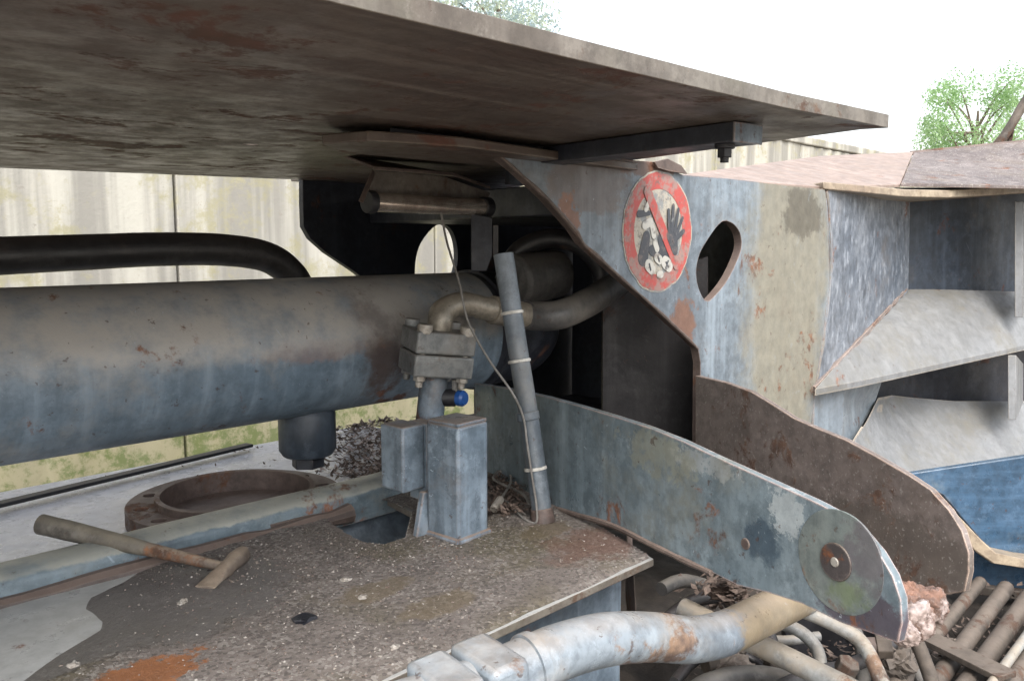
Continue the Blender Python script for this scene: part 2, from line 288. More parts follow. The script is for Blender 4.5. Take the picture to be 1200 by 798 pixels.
def deck_dirt_mat():
    N = NT('deck_grit')
    c = N.mix(N.ss(N.noise(9, 7, .7), .3, .7), (.175, .15, .135), (.115, .098, .088))
    c = N.mix(N.ss(N.noise(3.2, 4, .6, off=4), .5, .66), c, (.105, .088, .058))
    vor = N.t.nodes.new('ShaderNodeTexVoronoi'); vor.inputs['Scale'].default_value = 230; N.set(vor.inputs['Vector'], N.pos)
    sep = N.sepz(vor.outputs['Color'], 0)
    c = N.mix(N.math('MULTIPLY', N.ss(sep, .72, .8), N.ss(N.noise(8, 4, .6, off=2), .35, .6, .1, .6)), c, (.28, .26, .235))
    c = N.mix(N.ss(sep, .25, .15, 0, .5), c, (.035, .03, .027))
    wet = N.blob(onZ(205, 700, -.495), (.16, .14, .2), .35, .12, 9)
    wet = N.math('MAXIMUM', wet, N.blob(onZ(60, 765, -.495), (.16, .06, .2), .35, .12, 9))
    c = N.mix(N.math('MULTIPLY', wet, .75), c, (.105, .098, .094))
    org = N.blob(onZ(165, 792, -.495), (.078, .036, .2), .8, .1, 34)
    c = N.mix(N.math('MULTIPLY', org, .9), c, N.mix(N.noise(30, 5, .7), (.14, .055, .02), (.33, .12, .035)))
    for q in ((515, 707), (640, 620), (440, 690)):
        c = N.mix(N.math('MULTIPLY', N.blob(onZ(*q, -.495), (.06, .03, .2), .5, .2, 20), .6), c, (.12, .09, .05))
    rw = N.blob(onZ(700, 635, -.495), (.1, .06, .2), .6, .3, 20); c = N.mix(N.math('MULTIPLY', rw, .6), c, (.12, .055, .035))
    N.set(N.b.inputs['Base Color'], c); N.set(N.b.inputs['Roughness'], N.ss(wet, 0, 1, .75, .42))
    b = N.t.nodes.new('ShaderNodeBump'); b.inputs['Distance'].default_value = .004; b.inputs['Strength'].default_value = .7
    N.set(b.inputs['Height'], N.math('MULTIPLY', N.math('ADD', N.noise(260, 4, .7), N.math('MULTIPLY', sep, .4)), N.ss(wet, 0, 1, 1, .3)))
    N.set(N.b.inputs['Normal'], b.outputs[0]); return N.m
def concrete_mat():
    N = NT('mossy_concrete')
    vx = N.noise(1., 5, .6, vec=N.vmul(N.pos, (4.5, 0, .2)))
    c = N.mix(N.ss(vx, .40, .56), (.39, .375, .325), (.22, .21, .185))
    c = N.mix(N.ss(N.noise(1, 4, .6, vec=N.vmul(N.pos, (9, 0, .3)), off=3), .55, .75, 0, .6), c, (.56, .55, .48))
    c = N.mix(N.ss(N.noise(7, 8, .75), .48, .64, 0, .8), c, (.27, .25, .15))
    c = N.mix(N.ss(N.noise(26, 5, .7, off=6), .62, .7, 0, .7), c, (.22, .2, .17))
    z = N.sepz(N.pos)
    mo = N.math('MULTIPLY', N.ss(N.math('ADD', z, N.math('MULTIPLY', N.noise(5, 6, .7), .9)), -.02, -.25, 0, 1), .9)
    c = N.mix(mo, c, N.mix(N.ss(N.noise(5, 9, .78, off=8), .46, .58), (.25, .23, .14), (.09, .115, .03)))
    N.set(N.b.inputs['Base Color'], c); N.b.inputs['Roughness'].default_value = .9
    b = N.t.nodes.new('ShaderNodeBump'); b.inputs['Distance'].default_value = .02; b.inputs['Strength'].default_value = .2
    N.set(b.inputs['Height'], N.noise(30, 8, .7)); N.set(N.b.inputs['Normal'], b.outputs[0]); return N.m
m_conc = concrete_mat(); m_ddirt = deck_dirt_mat()
m_ground = plain('yard_dirt', (.32, .28, .23), (.22, .19, .155), .95, 3, .6)
m_soil = plain('damp_soil', (.05, .04, .032), (.022, .018, .015), .9, 14, .8)
m_stone = plain('crushed_stone', (.20, .17, .145), (.09, .07, .058), .85, 30, .5)
m_chip = plain('pale_chip', (.36, .34, .31), (.2, .17, .14), .7, 60, .3)
m_leafd = plain('dead_leaf', (.17, .125, .10), (.045, .032, .027), .75, 45, .3)
m_lump = grimy('caked_grease', (.36, .30, .28), (.25, .19, .165), rust=.36, rustc=(.22, .11, .07), dirt=.3, dirtc=(.5, .45, .45), streak=0, scratch=0, rough=.6, seed=93, edge=0, bump=.9, up=.2)
m_coal = plain('black_lump', (.015, .016, .022), None, .4, 60, .5)
# ------------------------------------------------------------------ setting
bm = NB(); bmesh.ops.create_grid(bm, x_segments=60, y_segments=60, size=400)
for v in bm.verts: v.co.z = -1.55
obj('ground', bm, m_ground, None, kind='structure')
# concrete retaining wall, cast panel by panel
YW = 3.5; wall = thing('concrete_wall', 'pale mossy concrete retaining wall behind the machine', 'wall', (3, YW, -1.55))
pw = 1.42
for k in range(-5, 10):
    bm = NB(); x0 = 1.61+k*pw; n = 24
    ring = [(x0+.006+(pw-.012)*i/n, YW+.012*math.sin(i*1.9+k)*math.sin(math.pi*i/n)) for i in range(n+1)]
    pts = [Vector((x, y, -1.55)) for x, y in ring]+[Vector((x0+pw-.006, YW+.14, -1.55)), Vector((x0+.006, YW+.14, -1.55))]
    loft(bm, [pts, [p+Vector((0, 0, 2.41+.02*math.sin(k*2.3))) for p in pts]])
    obj('wall_panel', bm, m_conc, wall, .006, ang=50)
bm = NB()
box(bm, (4.5, YW+.17, -.35), (30, .05, 2.35)); obj('joint_backing', bm, m_conc, wall)
bm = NB(); box(bm, (8.2, YW+.1, .905), (14, .24, .07)); obj('coping', bm, m_conc, wall, .01)
# ------------------------------------------------------------------ trees
def leaf_mat(name, a, b):
    N = NT(name); c = N.mix(N.ss(N.noise(1.6, 4, .6), .35, .65), a, b)
    N.set(N.b.inputs['Base Color'], c); N.b.inputs['Roughness'].default_value = .55
    tr = N.t.nodes.new('ShaderNodeBsdfTranslucent'); N.set(tr.inputs[0], c)
    mx = N.t.nodes.new('ShaderNodeMixShader'); mx.inputs[0].default_value = .45
    out = N.t.nodes['Material Output']
    N.t.links.new(N.b.outputs[0], mx.inputs[1]); N.t.links.new(tr.outputs[0], mx.inputs[2]); N.t.links.new(mx.outputs[0], out.inputs[0]); return N.m
m_leaf = leaf_mat('glare_paled_leaf', (.40, .55, .30), (.26, .42, .18)); m_leaf2 = leaf_mat('haze_paled_leaf', (.5, .55, .4), (.36, .46, .5))  # leaf colours lightened to carry haze and glare
m_bark = plain('bark', (.14, .11, .08), None, .9, 12, .8)
def tree(label, c, rad, mat, n, seed, lsz):
    rng = random.Random(seed); c = Vector(c); base = Vector((c.x, c.y, -1.55))
    t = thing('broadleaf_tree', label, 'tree', base)
    bm = NB(); top = c+Vector((0, 0, rad*.3))
    tube(bm, [base, base.lerp(top, .4)+Vector((.1, .1, 0)), base.lerp(top, .75), top], lambda u: rad*.09*(1-u*.8), 10, 4)
    cl = []
    for k in range(16):
        d = Vector((rng.gauss(0, 1), rng.gauss(0, 1), rng.gauss(0, .8))).normalized(); e = c+d*rad*rng.uniform(.45, .9)
        cl.append((e, rad*rng.uniform(.25, .42)))
        s = base.lerp(top, rng.uniform(.5, .9)); tube(bm, [s, s.lerp(e, .5)+Vector((0, 0, rad*.08)), e], lambda u: rad*.03*(1-u*.8), 6, 3)
    obj('trunk', bm, m_bark, t)
    vs, fs = [], []
    for i in range(n):
        e, rr = rng.choice(cl); d = Vector((rng.gauss(0, 1), rng.gauss(0, 1), rng.gauss(0, .8))).normalized()*rr*rng.uniform(.5, 1.1)
        p = e+d; a = Vector((rng.uniform(-1, 1), rng.uniform(-1, 1), rng.uniform(-1, 1))).normalized(); b = a.cross(Vector((rng.random(), rng.random(), 1))).normalized()
        s = lsz*rng.uniform(.6, 1.3); k = len(vs); vs += [p-a*s, p+b*s*.5, p+a*s, p-b*s*.5]; fs.append((k, k+1, k+2, k+3))
    bm = NB(); vv = [bm.verts.new(v) for v in vs]
    for f in fs: bm.faces.new([vv[i] for i in f])
    obj('crown', bm, mat, t, flat=True)
tree('bright green tree beyond the hopper rim, at the right', onF(1145, 150, 30), 1.9, m_leaf, 9000, 3, .055)
tree('smaller green tree cut by the right picture edge', onF(1225, 150, 34), 1.9, m_leaf, 7000, 5, .055)
tree('pale hazy tree above the rusty cover plate, at the top', onF(585, 40, 34), 3.2, m_leaf2, 8000, 9, .08)
# mossy bank beyond the wall
bm = NB(); n = 40
prof = [(0, 0), (.3, 1.6), (1.2, 2.5), (2.4, 2.75), (6, 2.4), (8, 0)]
a0, a1 = onF(1000, 285, 9.5), onF(1500, 285, 16)
rings = []
for i in range(n+1):
    p = a0.lerp(a1, i/n); q = [Vector((p.x+.3*mnoise.noise(p*.8), p.y+d+.0, -1.55+h*(.94+.12*mnoise.noise(Vector((p.x*.6, d, 2)))))) for d, h in prof]; rings.append(q)
loft(bm, rings, close=False, cap=False)
m_bank = plain('mossy_bank', (.22, .24, .13), (.14, .12, .08), .9, 2.2, .8)
obj('grassy_bank', bm, m_bank, None, kind='structure')
# ------------------------------------------------------------------ cover plate over everything
HC = .165
cov = thing('cover_plate', 'wide rusty brown steel cover plate overhead, seen from below', 'steel plate', (.4, 1.3, HC))
e = [onZ(x, y, HC) for x, y in ((1040, 150), (1010, 152), (905, 166), (742, 188))]
near = [Vector((e[0].x+.004, e[0].y, HC)), Vector((1.16, .492, HC)), Vector((1.0, .505, HC)), Vector((.62, .512, HC)), Vector((.3, .515, HC)), Vector((-1.6, .53, HC))]
far = onZ(355, 211, HC); far0 = onZ(0, 197, HC)
d = (far-far0).normalized()
bm = NB()
ft = [Vector((p.x, p.y, HC)) for p in near]+[far0-d*1.6, far0, far, Vector((far.x+.01, 2.05, HC)), Vector((e[3].x+.6, 2.05, HC)), Vector((e[3].x+.02, e[3].y+.03, HC)), e[3], e[2], e[1]]
hc = onZ(294, 170, HC); hole = [hc+Vector((.014*math.cos(a), .014*math.sin(a), 0)) for a in np.linspace(0, 2*math.pi, 14, endpoint=False)]
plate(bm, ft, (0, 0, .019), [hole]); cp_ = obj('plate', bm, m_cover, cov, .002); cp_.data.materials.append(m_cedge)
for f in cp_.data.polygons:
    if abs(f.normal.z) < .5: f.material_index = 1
# box stiffener under the right end, shade put into its dark sides, with the hanging bolt
s0, s1 = onZ(860, 141, HC), onZ(905, 136, HC); s2 = onZ(690, 164, HC)
dirn = (s2-s0).normalized(); wd = Vector((dirn.y, -dirn.x, 0))*.06
if wd.x < 0: wd = -wd
bm = NB(); L = .42; hgt = .026
A = s0.copy(); A.z = HC-.002
plate(bm, [A, A+wd, A+wd+dirn*L, A+dirn*L], (0, 0, -hgt)); obj('shaded_stiffener', bm, m_dark, cov, .002)
E_ = A+wd*-.03+dirn*-.003; bm = NB(); plate(bm, [E_, E_+wd*1.06, E_+wd*1.06+dirn*.003, E_+dirn*.003], (0, 0, -hgt-.001)); obj('lit_stiffener_end', bm, m_blue, cov, .001)  # end face coloured paler because light reaches it
bm = NB(); G_ = A+dirn*(L-.03); plate(bm, [G_, G_+Vector((-.34, -.01, 0)), G_+Vector((-.30, .02, 0)), G_+Vector((0, .03, 0))], (0, 0, -.022)); obj('shaded_stiffener', bm, m_dark, cov, .002)  # dark bar standing in for the soft shadow beside the top flange
bp = onZ(868, 168, HC-hgt)+wd*.1
bp = A+wd*.35+dirn*.03; bp.z = HC-hgt-.002
bm = NB(); cyl(bm, bp, bp+Vector((0, 0, -.006)), .014, seg=20); cyl(bm, bp+Vector((0, 0, -.006)), bp+Vector((0, 0, -.018)), .011, seg=6); cyl(bm, bp+Vector((0, 0, -.018)), bp+Vector((0, 0, -.025)), .006, seg=12)
obj('hanging_bolt', bm, m_black, cov, .0006)
# ------------------------------------------------------------------ side frames (front with the sign, rear with the matching hole)
sf = thing('side_frame', 'blue grey side plate with red prohibition sign and leaf shaped hole', 'machine frame', (1.5, YS, -.5))
out = [(572, 168), (640, 172), (690, 180), (742, 188), (768, 190), (800, 205), (860, 210), (910, 216), (967, 222), (971, 260), (972, 330), (962, 410), (955, 455), (950, 500),
       (950, 640), (818, 620), (820, 520), (821, 425), (818, 408), (806, 396), (735, 332), (702, 302), (684, 286), (672, 268), (640, 232), (605, 200), (580, 180)]
hl = spline([onY(x, y, YS) for x, y in ((850, 259), (861, 264), (868, 276), (868, 294), (856, 322), (842, 342), (829, 353), (820, 341), (816, 320), (820, 298), (832, 277), (842, 264))], 4, True)
bm = NB(); plate(bm, [onY(x, y, YS) for x, y in out], (0, .02, 0), [hl]); spl = obj('side_plate', bm, m_side, sf, .0015); spl.data.materials.append(m_rust)
for f in spl.data.polygons:
    if abs(f.normal.y) < .5 and f.normal.x < .9: f.material_index = 1
bm = NB(); tube(bm, [onY(x, y, YS-.001) for x, y in ((572, 170), (606, 201), (641, 233), (673, 269), (685, 287), (703, 303), (736, 333), (770, 363), (806, 397), (818, 409))], .0035, 8, 5, .8); obj('rusty_edge_weld', bm, m_rust, sf)
# top flange running left under the cover
bm = NB(); z0 = HC-.026
plate(bm, [(.72, .97, z0), (.86, .93, z0), (1.37, .985, z0), (1.38, 1.13, z0), (.78, 1.12, z0), (.70, 1.05, z0)], (0, 0, .014)); obj('top_flange', bm, m_cover, sf, .002)
bm = NB(); f0 = [onY(x, y, YS-.004) for x, y in ((764, 192), (780, 188), (796, 196), (803, 206), (782, 203), (768, 199))]
plate(bm, [p+Vector((0, 0, .003)) for p in f0], (0, -.006, 0)); obj('torn_weld_flap', bm, m_rust, sf, .001)
# sign (print, flat): disc, ring, symbols
sc0 = onY(771.5, 272, YS); SR = .123
def sg(u, v, k=0): return Vector((sc0.x+u*SR, YS-.0012-.0006*k, sc0.z+v*SR))
def sign_mat(name, col, wear, wc=(.2, .21, .21)):
    N = NT(name); c = N.mix(N.ss(N.noise(17, 9, .78), .60-wear*.22, .67-wear*.2), col, wc)
    c = N.mix(N.ss(N.noise(50, 6, .75), .52, .66, 0, .75), c, (.15, .12, .11)); c = N.mix(N.ss(N.noise(26, 6, .75, off=9), .57, .66, 0, .8), c, (.10, .085, .075)); N.set(N.b.inputs['Base Color'], c); N.b.inputs['Roughness'].default_value = .45; return N.m
ms_w = sign_mat('sign_cream', (.36, .33, .27), .6); ms_r = sign_mat('sign_red', (.37, .06, .052), .6, (.27, .17, .15)); ms_k = sign_mat('sign_dark', (.045, .05, .06), .1); ms_p = sign_mat('sign_white', (.45, .44, .40), .2)
def arc(r, n=56, jag=0.): return [(r*math.cos(a)*(1+jag*mnoise.noise(Vector((math.cos(a)*6, math.sin(a)*6, r)))), r*math.sin(a)*(1+jag*mnoise.noise(Vector((math.cos(a)*6, math.sin(a)*6, r))))) for a in np.linspace(0, 2*math.pi, n, endpoint=False)]
bm = NB(); plate(bm, [sg(u, v, 0) for u, v in arc(1.0, jag=.03)], (0, .001, 0)); sign = obj('prohibition_sign', bm, ms_w, sf)
bm = NB(); plate(bm, [sg(u, v, 1) for u, v in arc(.97, jag=.03)], (0, .0005, 0), [[sg(u, v, 1) for u, v in arc(.70)]]); obj('red_ring', bm, ms_r, sign)
def cap2(bm, p, q, wp, wq, k, n=6):
    a = math.atan2(q[1]-p[1], q[0]-p[0]); pts = []
    for c_, w_, s in ((q, wq, -math.pi/2), (p, wp, math.pi/2)):
        pts += [(c_[0]+w_*math.cos(a+s+math.pi*i/n), c_[1]+w_*math.sin(a+s+math.pi*i/n)) for i in range(n+1)]
    plate(bm, [sg(u, v, k) for u, v in pts], (0, .0005, 0))
bm = NB(); cap2(bm, (-.36, .64), (.52, -.54), .10, .10, 4); obj('red_bar', bm, ms_r, sign)
bm = NB()
cap2(bm, (.36, -.06), (.46, -.30), .15, .09, 5)
for k_, (p, q, a, b) in enumerate((((.28, 0), (.24, .36), .045, .035), ((.36, .04), (.38, .44), .048, .036), ((.44, .02), (.53, .38), .045, .035), ((.48, -.04), (.66, .24), .04, .032), ((.42, -.14), (.70, .02), .05, .04))):
    cap2(bm, p, q, a, b, 5.2+.2*k_)
obj('hand_symbol', bm, ms_k, sign)
bm = NB(); cap2(bm, (-.36, -.08), (-.44, -.42), .10, .14, 2); cap2(bm, (-.2, -.3), (.2, -.36), .09, .12, 2.2); cap2(bm, (.02, -.1), (.12, -.32), .06, .1, 2.4); cap2(bm, (-.58, .28), (-.3, .30), .06, .04, 2.6)
obj('glove_symbol', bm, ms_k, sign)
bm = NB()
for k_, (p, q, a) in enumerate((((-.42, .1), (-.26, .16), .07), ((-.22, .12), (-.16, -.06), .06), ((-.12, -.18), (-.06, -.28), .06), ((-.3, -.54), (-.2, -.6), .1), ((.18, -.5), (.3, -.56), .11), ((-.06, -.42), (.02, -.46), .08), ((.0, -.7), (.08, -.7), .06), ((-.4, .36), (-.34, .44), .05))):
    cap2(bm, p, q, a, a, 3+.12*k_)
obj('block_symbol', bm, ms_p, sign)
for k_, (p, q) in enumerate((((-.28, -.52), (-.24, -.62)), ((.2, -.5), (.28, -.58)), ((.26, -.48), (.2, -.6)), ((-.04, -.40), (0, -.48)))):
    bm = NB(); cap2(bm, p, q, .016, .016, 4.6+.1*k_); obj('block_mark', bm, ms_k, sign)
# rear frame
rf = thing('rear_side_frame', 'dark rear side plate seen through the arch, pierced by a bright hole', 'machine frame', (1.8, 1.97, -.5))
YB = 1.97
hl = spline([onY(x, y, YB) for x, y in ((512, 264), (528, 268), (536, 290), (534, 318), (518, 345), (498, 352), (488, 335), (487, 308), (494, 284))], 4, True)
out = [(355, 180), (355, 240), (356, 266), (364, 280), (382, 296), (415, 318), (470, 360), (520, 400), (560, 430)]
pts = [onY(x, y, YB) for x, y in out]
xr = 3.0
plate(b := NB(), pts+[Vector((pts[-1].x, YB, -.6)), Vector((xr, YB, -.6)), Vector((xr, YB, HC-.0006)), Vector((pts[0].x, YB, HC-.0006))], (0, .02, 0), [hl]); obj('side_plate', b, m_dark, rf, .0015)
# ------------------------------------------------------------------ inner works seen through the arch
iw = thing('inner_crossbeam', 'dark crossbeam under the cover plate, widened to keep light out of the inside', 'crossbeam', (1.6, 1.4, 0))
bm = NB(); plate(bm, [(1.30, 1.03, HC-.045), (2.33, 1.03, HC-.045), (2.33, 1.95, HC-.045), (1.45, 1.95, HC-.045)], (0, 0, -.064)); obj('beam', bm, m_dark, iw, .003); bm = NB(); box(bm, (1.34, 1.25, HC-.023), (.12, .012, .042)); obj('web', bm, m_dark, iw)  # beam widened as a roof against light; web added to plug a light gap
bm = NB(); plate(bm, [onF(x, y, 1.75) for x, y in ((552, 250), (577, 255), (577, 300), (570, 318), (552, 318))], Vector((.012, .012, 0))); obj('hanger_plate', bm, m_dark, iw, .002)
bm = NB(); plate(bm, [onF(x, y, 1.6) for x, y in ((578, 264), (584, 264), (584, 302), (578, 302))], Vector((.01, .01, 0))); obj('hanger_strap', bm, m_inshade, iw, .001)
bk = thing('inner_bulkhead', 'bulkhead plate darkened for the shade deep inside the arch opening', 'bulkhead', (2.1, 1.5, -.5))
bm = NB(); box(bm, (2.35, 1.49, -.22), (.02, .94, .72)); obj('plate', bm, m_dark, bk)  # interior shade put into the bulkhead's dark colour
bm = NB(); plate(bm, [onF(x, y, 2.05) for x, y in ((706, 340), (830, 300), (830, 540), (706, 540))], Vector((.016, .016, 0))); obj('stiffener_plate', bm, m_inshade, bk, .002)
bm = NB(); tube(bm, [onF(x, y, 1.95) for x, y in ((590, 330), (606, 296), (640, 280), (676, 286), (702, 312), (708, 350))], .022, 16, 6)
one('arched_hose', 'black rubber hose arching over the cylinder end, inside the opening', 'hose', bm, m_rubber)
# ------------------------------------------------------------------ hydraulic cylinder
YC, ZC, RC = 1.5, -.208, .139
hyd = thing('hydraulic_cylinder', 'thick blue grey hydraulic cylinder lying across behind the deck', 'hydraulic cylinder', (.5, YC, ZC-RC))
bm = NB(); lathe(bm, (-1.6, YC, ZC), (1, 0, 0), [(0, RC), (2.98, RC)], 96); obj('barrel', bm, m_barrel, hyd, ang=40)
bm = NB(); lathe(bm, (-1.6, YC, ZC), (1, 0, 0), [(2.98, RC*.99), (3.05, RC), (3.09, RC*.99)]+[(3.09+.17*math.sin(a), RC*(.25+.74*math.cos(a))) for a in np.linspace(.1, 1.5, 10)], 96); obj('end_cap', bm, m_dark, hyd, ang=40)  # cap coloured dark: shading at the cylinder's end plus stain
bm = NB(); lathe(bm, (1.40, YC, ZC), (1, 0, 0), [(0, RC+.001), (.002, RC+.006), (.016, RC+.006), (.018, RC+.001)], 72); obj('collar', bm, m_dark, hyd)
bm = NB(); cyl(bm, onF(655, 320, 2.0), onF(600, 330, 1.9), .055, .06, 32); obj('end_lug', bm, m_hose, hyd, .01)
bx_ = onY(360, 500, YC); pb = thing('port_block', 'dark blue port block under the cylinder, above the rusty ring', 'port block', (bx_.x, YC, -.46))
bm = NB(); lathe(bm, (bx_.x, YC, -.335), (0, 0, -1), [(0, .052), (.012, .058), (.085, .058), (.098, .05)], 40); obj('block', bm, m_port, pb, .003)
bm = NB(); cyl(bm, (bx_.x, YC, -.433), (bx_.x, YC, -.458), .034, seg=6, rot=.3); obj('hex_nut', bm, m_dark, pb, .002)
# line along the top of the cylinder
bm = NB(); tube(bm, [(-1.6, 1.66, -.026), (-.5, 1.66, -.026), (.25, 1.66, -.026), (.55, 1.66, -.018), (.72, 1.66, -.012), (.86, 1.66, -.014), (.96, 1.66, -.03), (1.02, 1.66, -.07), (1.04, 1.65, -.12)], .033, 24, 8, .01)
one('black_pressure_pipe', 'black rusty pressure pipe along the top of the cylinder, bending down', 'pipe', bm, m_rubber)
# ------------------------------------------------------------------ tray, beam, deck
ZD = -.5
tr = thing('drip_tray', 'whitish painted tray below the cylinder, between beam and wall', 'tray', (.5, 1.7, ZD-.02))
bm = NB(); box(bm, (-.1, 1.675, ZD-.03), (3.1, .63, .02)); obj('tray_plate', bm, m_tray, tr, .002)
bm = NB(); box(bm, (1.92, 1.5, ZD-.05), (.82, .9, .02)); one('inner_floor', 'dark floor plate added to keep the arch interior dark', 'floor plate', bm, m_dark)  # dark sheet put in for the shade inside the arch
a, b_ = onZ(-300, 665, ZD-.01), onZ(293, 523, ZD-.01); dd = (b_-a).normalized(); wn = Vector((-dd.y, dd.x, 0))
bm = NB(); plate(bm, [a-wn*.014, b_-wn*.014, b_+wn*.014, a+wn*.014], (0, 0, .008)); one('rubber_strip', 'long black rubber strip lying on the white tray', 'rubber strip', bm, m_black, .002)
# rusty bolt ring on the tray
rc = onZ(278, 588, ZD); rc.z = ZD-.019
Rr = .2
rg = thing('bolt_ring', 'rusty open flange ring with bolt holes, lying on the tray', 'flange ring', rc)
def circ(c, r, n=48, z=0.): return [Vector((c.x+r*math.cos(a), c.y+r*math.sin(a), c.z+z)) for a in np.linspace(0, 2*math.pi, n, endpoint=False)]
holes = [circ(rc, Rr*.70, 64)]+[circ(rc+Vector((Rr*.86*math.cos(a), Rr*.86*math.sin(a), 0)), .014, 14) for a in np.arange(12)*math.pi/6+.2]
bm = NB(); plate(bm, circ(rc, Rr, 72), (0, 0, .03), holes); obj('ring_plate', bm, m_rust, rg, .0025)
bm = NB(); plate(bm, circ(rc, Rr*.745, 72), (0, 0, .045), [circ(rc, Rr*.70-.001, 64)]); obj('inner_rim', bm, m_rust, rg, .002)
bm = NB(); plate(bm, circ(rc, Rr*.70-.003, 48), (0, 0, .004)); obj('rusty_floor', bm, m_rust, rg)
# beam: X parallel, rounded top
p0, p1 = onZ(0, 655, ZD+.034), onZ(473, 562, ZD+.034)
yb = (p0.y+p1.y)/2; xb1 = p1.x
bmr = thing('edge_beam', 'rounded blue grey edge beam between deck and white tray', 'beam', (.2, yb, ZD))
sec = [(-.040, -.03), (-.0385, .018), (-.036, .0245), (-.030, .030), (-.020, .034), (.012, .038), (.022, .036), (.028, .028), (.03, -.03)]
bm = NB(); loft(bm, [[Vector((x, yb+u+dy, ZD+v+.002)) for u, v in sec] for x, dy in [(-1.6+(xb1+1.6)*i/24, .002*math.sin(i*1.3)) for i in range(25)]]); obj('beam', bm, m_beam, bmr, ang=50)
bm = NB(); 
tube(bm, [(x, yb-.048+.004*mnoise.noise(Vector((x*9, 0, 0))), ZD-.006+.006*mnoise.noise(Vector((x*14, 2, 0)))) for x in np.linspace(-1.6, xb1-.13, 60)], .017, 10, 0, .5); obj('rusty_weld', bm, m_rust, bmr)
# deck plate with the cut-out
YN = .75; yd1 = yb-.03
corner = onZ(768, 655, ZD)
dk = thing('deck_plate', 'dirt strewn steel deck plate in the foreground', 'deck', (.3, 1.0, ZD-.012))
cut = [onZ(x, y, ZD) for x, y in ((378, 606), (400, 622), (425, 636), (450, 640), (474, 632), (482, 600))]
pts = [Vector((-1.6, YN, ZD)), Vector((corner.x, YN, ZD)), Vector((1.34, 1.38, ZD)), Vector((1.34, yd1+.12, ZD)), Vector((cut[5].x+.03, yd1+.12, ZD)), Vector((cut[5].x+.02, yd1, ZD))]+cut[::-1]+[Vector((cut[0].x, yd1, ZD)), Vector((-1.6, yd1, ZD))]
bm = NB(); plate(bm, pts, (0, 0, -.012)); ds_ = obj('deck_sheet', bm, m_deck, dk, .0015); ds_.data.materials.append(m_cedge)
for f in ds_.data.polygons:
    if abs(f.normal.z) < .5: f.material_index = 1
c1, c2 = cut[0], cut[4]
bm = NB(); plate(bm, [(c1.x-.2, yd1+.05, ZD+.012), (c2.x+.5, yd1+.05, ZD+.0), (c2.x+.5, yd1-.12, ZD-.3), (c1.x-.2, yd1-.12, ZD-.3)], (0, .008, .003)); obj('recess_wall', bm, m_blue, dk, .001)
bm = NB(); box(bm, (-.2, YN+.075, ZD-.2), (2.62, .014, .37)); obj('front_web', bm, m_blue, dk, .002)
bm = NB(); q = Vector((1.118, YN+.05, ZD-.03)); plate(bm, [q, q+Vector((.16, .12, 0)), q+Vector((.16, .12, -.15)), q+Vector((.02, .0, -.17))], (0.01, .02, 0)); obj('gusset', bm, m_rust, dk, .002)
# dirt sheet: height field that rises out of the plate, bare where the paint shows
clean = [onZ(x, y, ZD) for x, y in ((-200, 800), (-200, 755), (0, 712), (90, 686), (172, 660), (160, 672), (108, 700), (103, 713), (122, 728), (118, 738), (95, 752), (68, 768), (40, 788), (25, 800), (-60, 850))]
cx = np.array([p.x for p in clean]); cy = np.array([p.y for p in clean])
def sdist(x, y):
    ins = False; dm = 9.; n = len(cx)
    for i in range(n):
        j = (i+1) % n; ex, ey = cx[j]-cx[i], cy[j]-cy[i]; t = max(0, min(1, ((x-cx[i])*ex+(y-cy[i])*ey)/(ex*ex+ey*ey)))
        dm = min(dm, math.hypot(x-cx[i]-t*ex, y-cy[i]-t*ey))
        if (cy[i] > y) != (cy[j] > y) and x < (cx[j]-cx[i])*(y-cy[i])/(cy[j]-cy[i])+cx[i]: ins = not ins
    return -dm if ins else dm
def incut(x, y):
    for i in range(1):
        px_ = np.array([p.x for p in cut]+[cut[5].x, cut[0].x]); py_ = np.array([p.y for p in cut]+[yd1+.1, yd1+.1])
        ins = False; n = len(px_)
        for i in range(n):
            j = (i+1) % n
            if (py_[i] > y) != (py_[j] > y) and x < (px_[j]-px_[i])*(y-py_[i])/(py_[j]-py_[i])+px_[i]: ins = not ins
    return ins
def dirt_h(x, y):
    if x > corner.x+(y-YN)*.38: return -1
    s = sdist(x, y) if x < .7 else 1
    nz = mnoise.noise(Vector((x*9, y*9, 0)))+.6*mnoise.noise(Vector((x*24, y*24, 3)))
    h = min(.004, s*.12+.0006*nz)+.0022*mnoise.noise(Vector((x*14, y*14, 8)))*min(1, max(s, 0)*14)+.0012*mnoise.noise(Vector((x*60, y*60, 1)))*min(1, max(s, 0)*14)
    ed = min(y-YN-.006+.004*nz, (yd1-y)+.004)       # thin towards the near edge
    return min(h, ed*.35)
GX, GY = 420, 170; x0_, x1_ = -.55, 1.34; y0_, y1_ = YN+.001, yd1+.05
bm = NB(); vv = {}
for i in range(GX+1):
    for j in range(GY+1):
        x = x0_+(x1_-x0_)*i/GX; y = y0_+(y1_-y0_)*j/GY; h = dirt_h(x, y)
        if h > -.002 and not incut(x, y): vv[i, j] = bm.verts.new((x, y, ZD+max(h, -.002)))
for i in range(GX):
    for j in range(GY):
        q = [vv.get(k) for k in ((i, j), (i+1, j), (i+1, j+1), (i, j+1))]
        if all(q): bm.faces.new(q)
for v in [v for v in bm.verts if not v.link_faces]: bm.verts.remove(v)
obj('loose_dirt', bm, m_ddirt, None, kind='stuff')
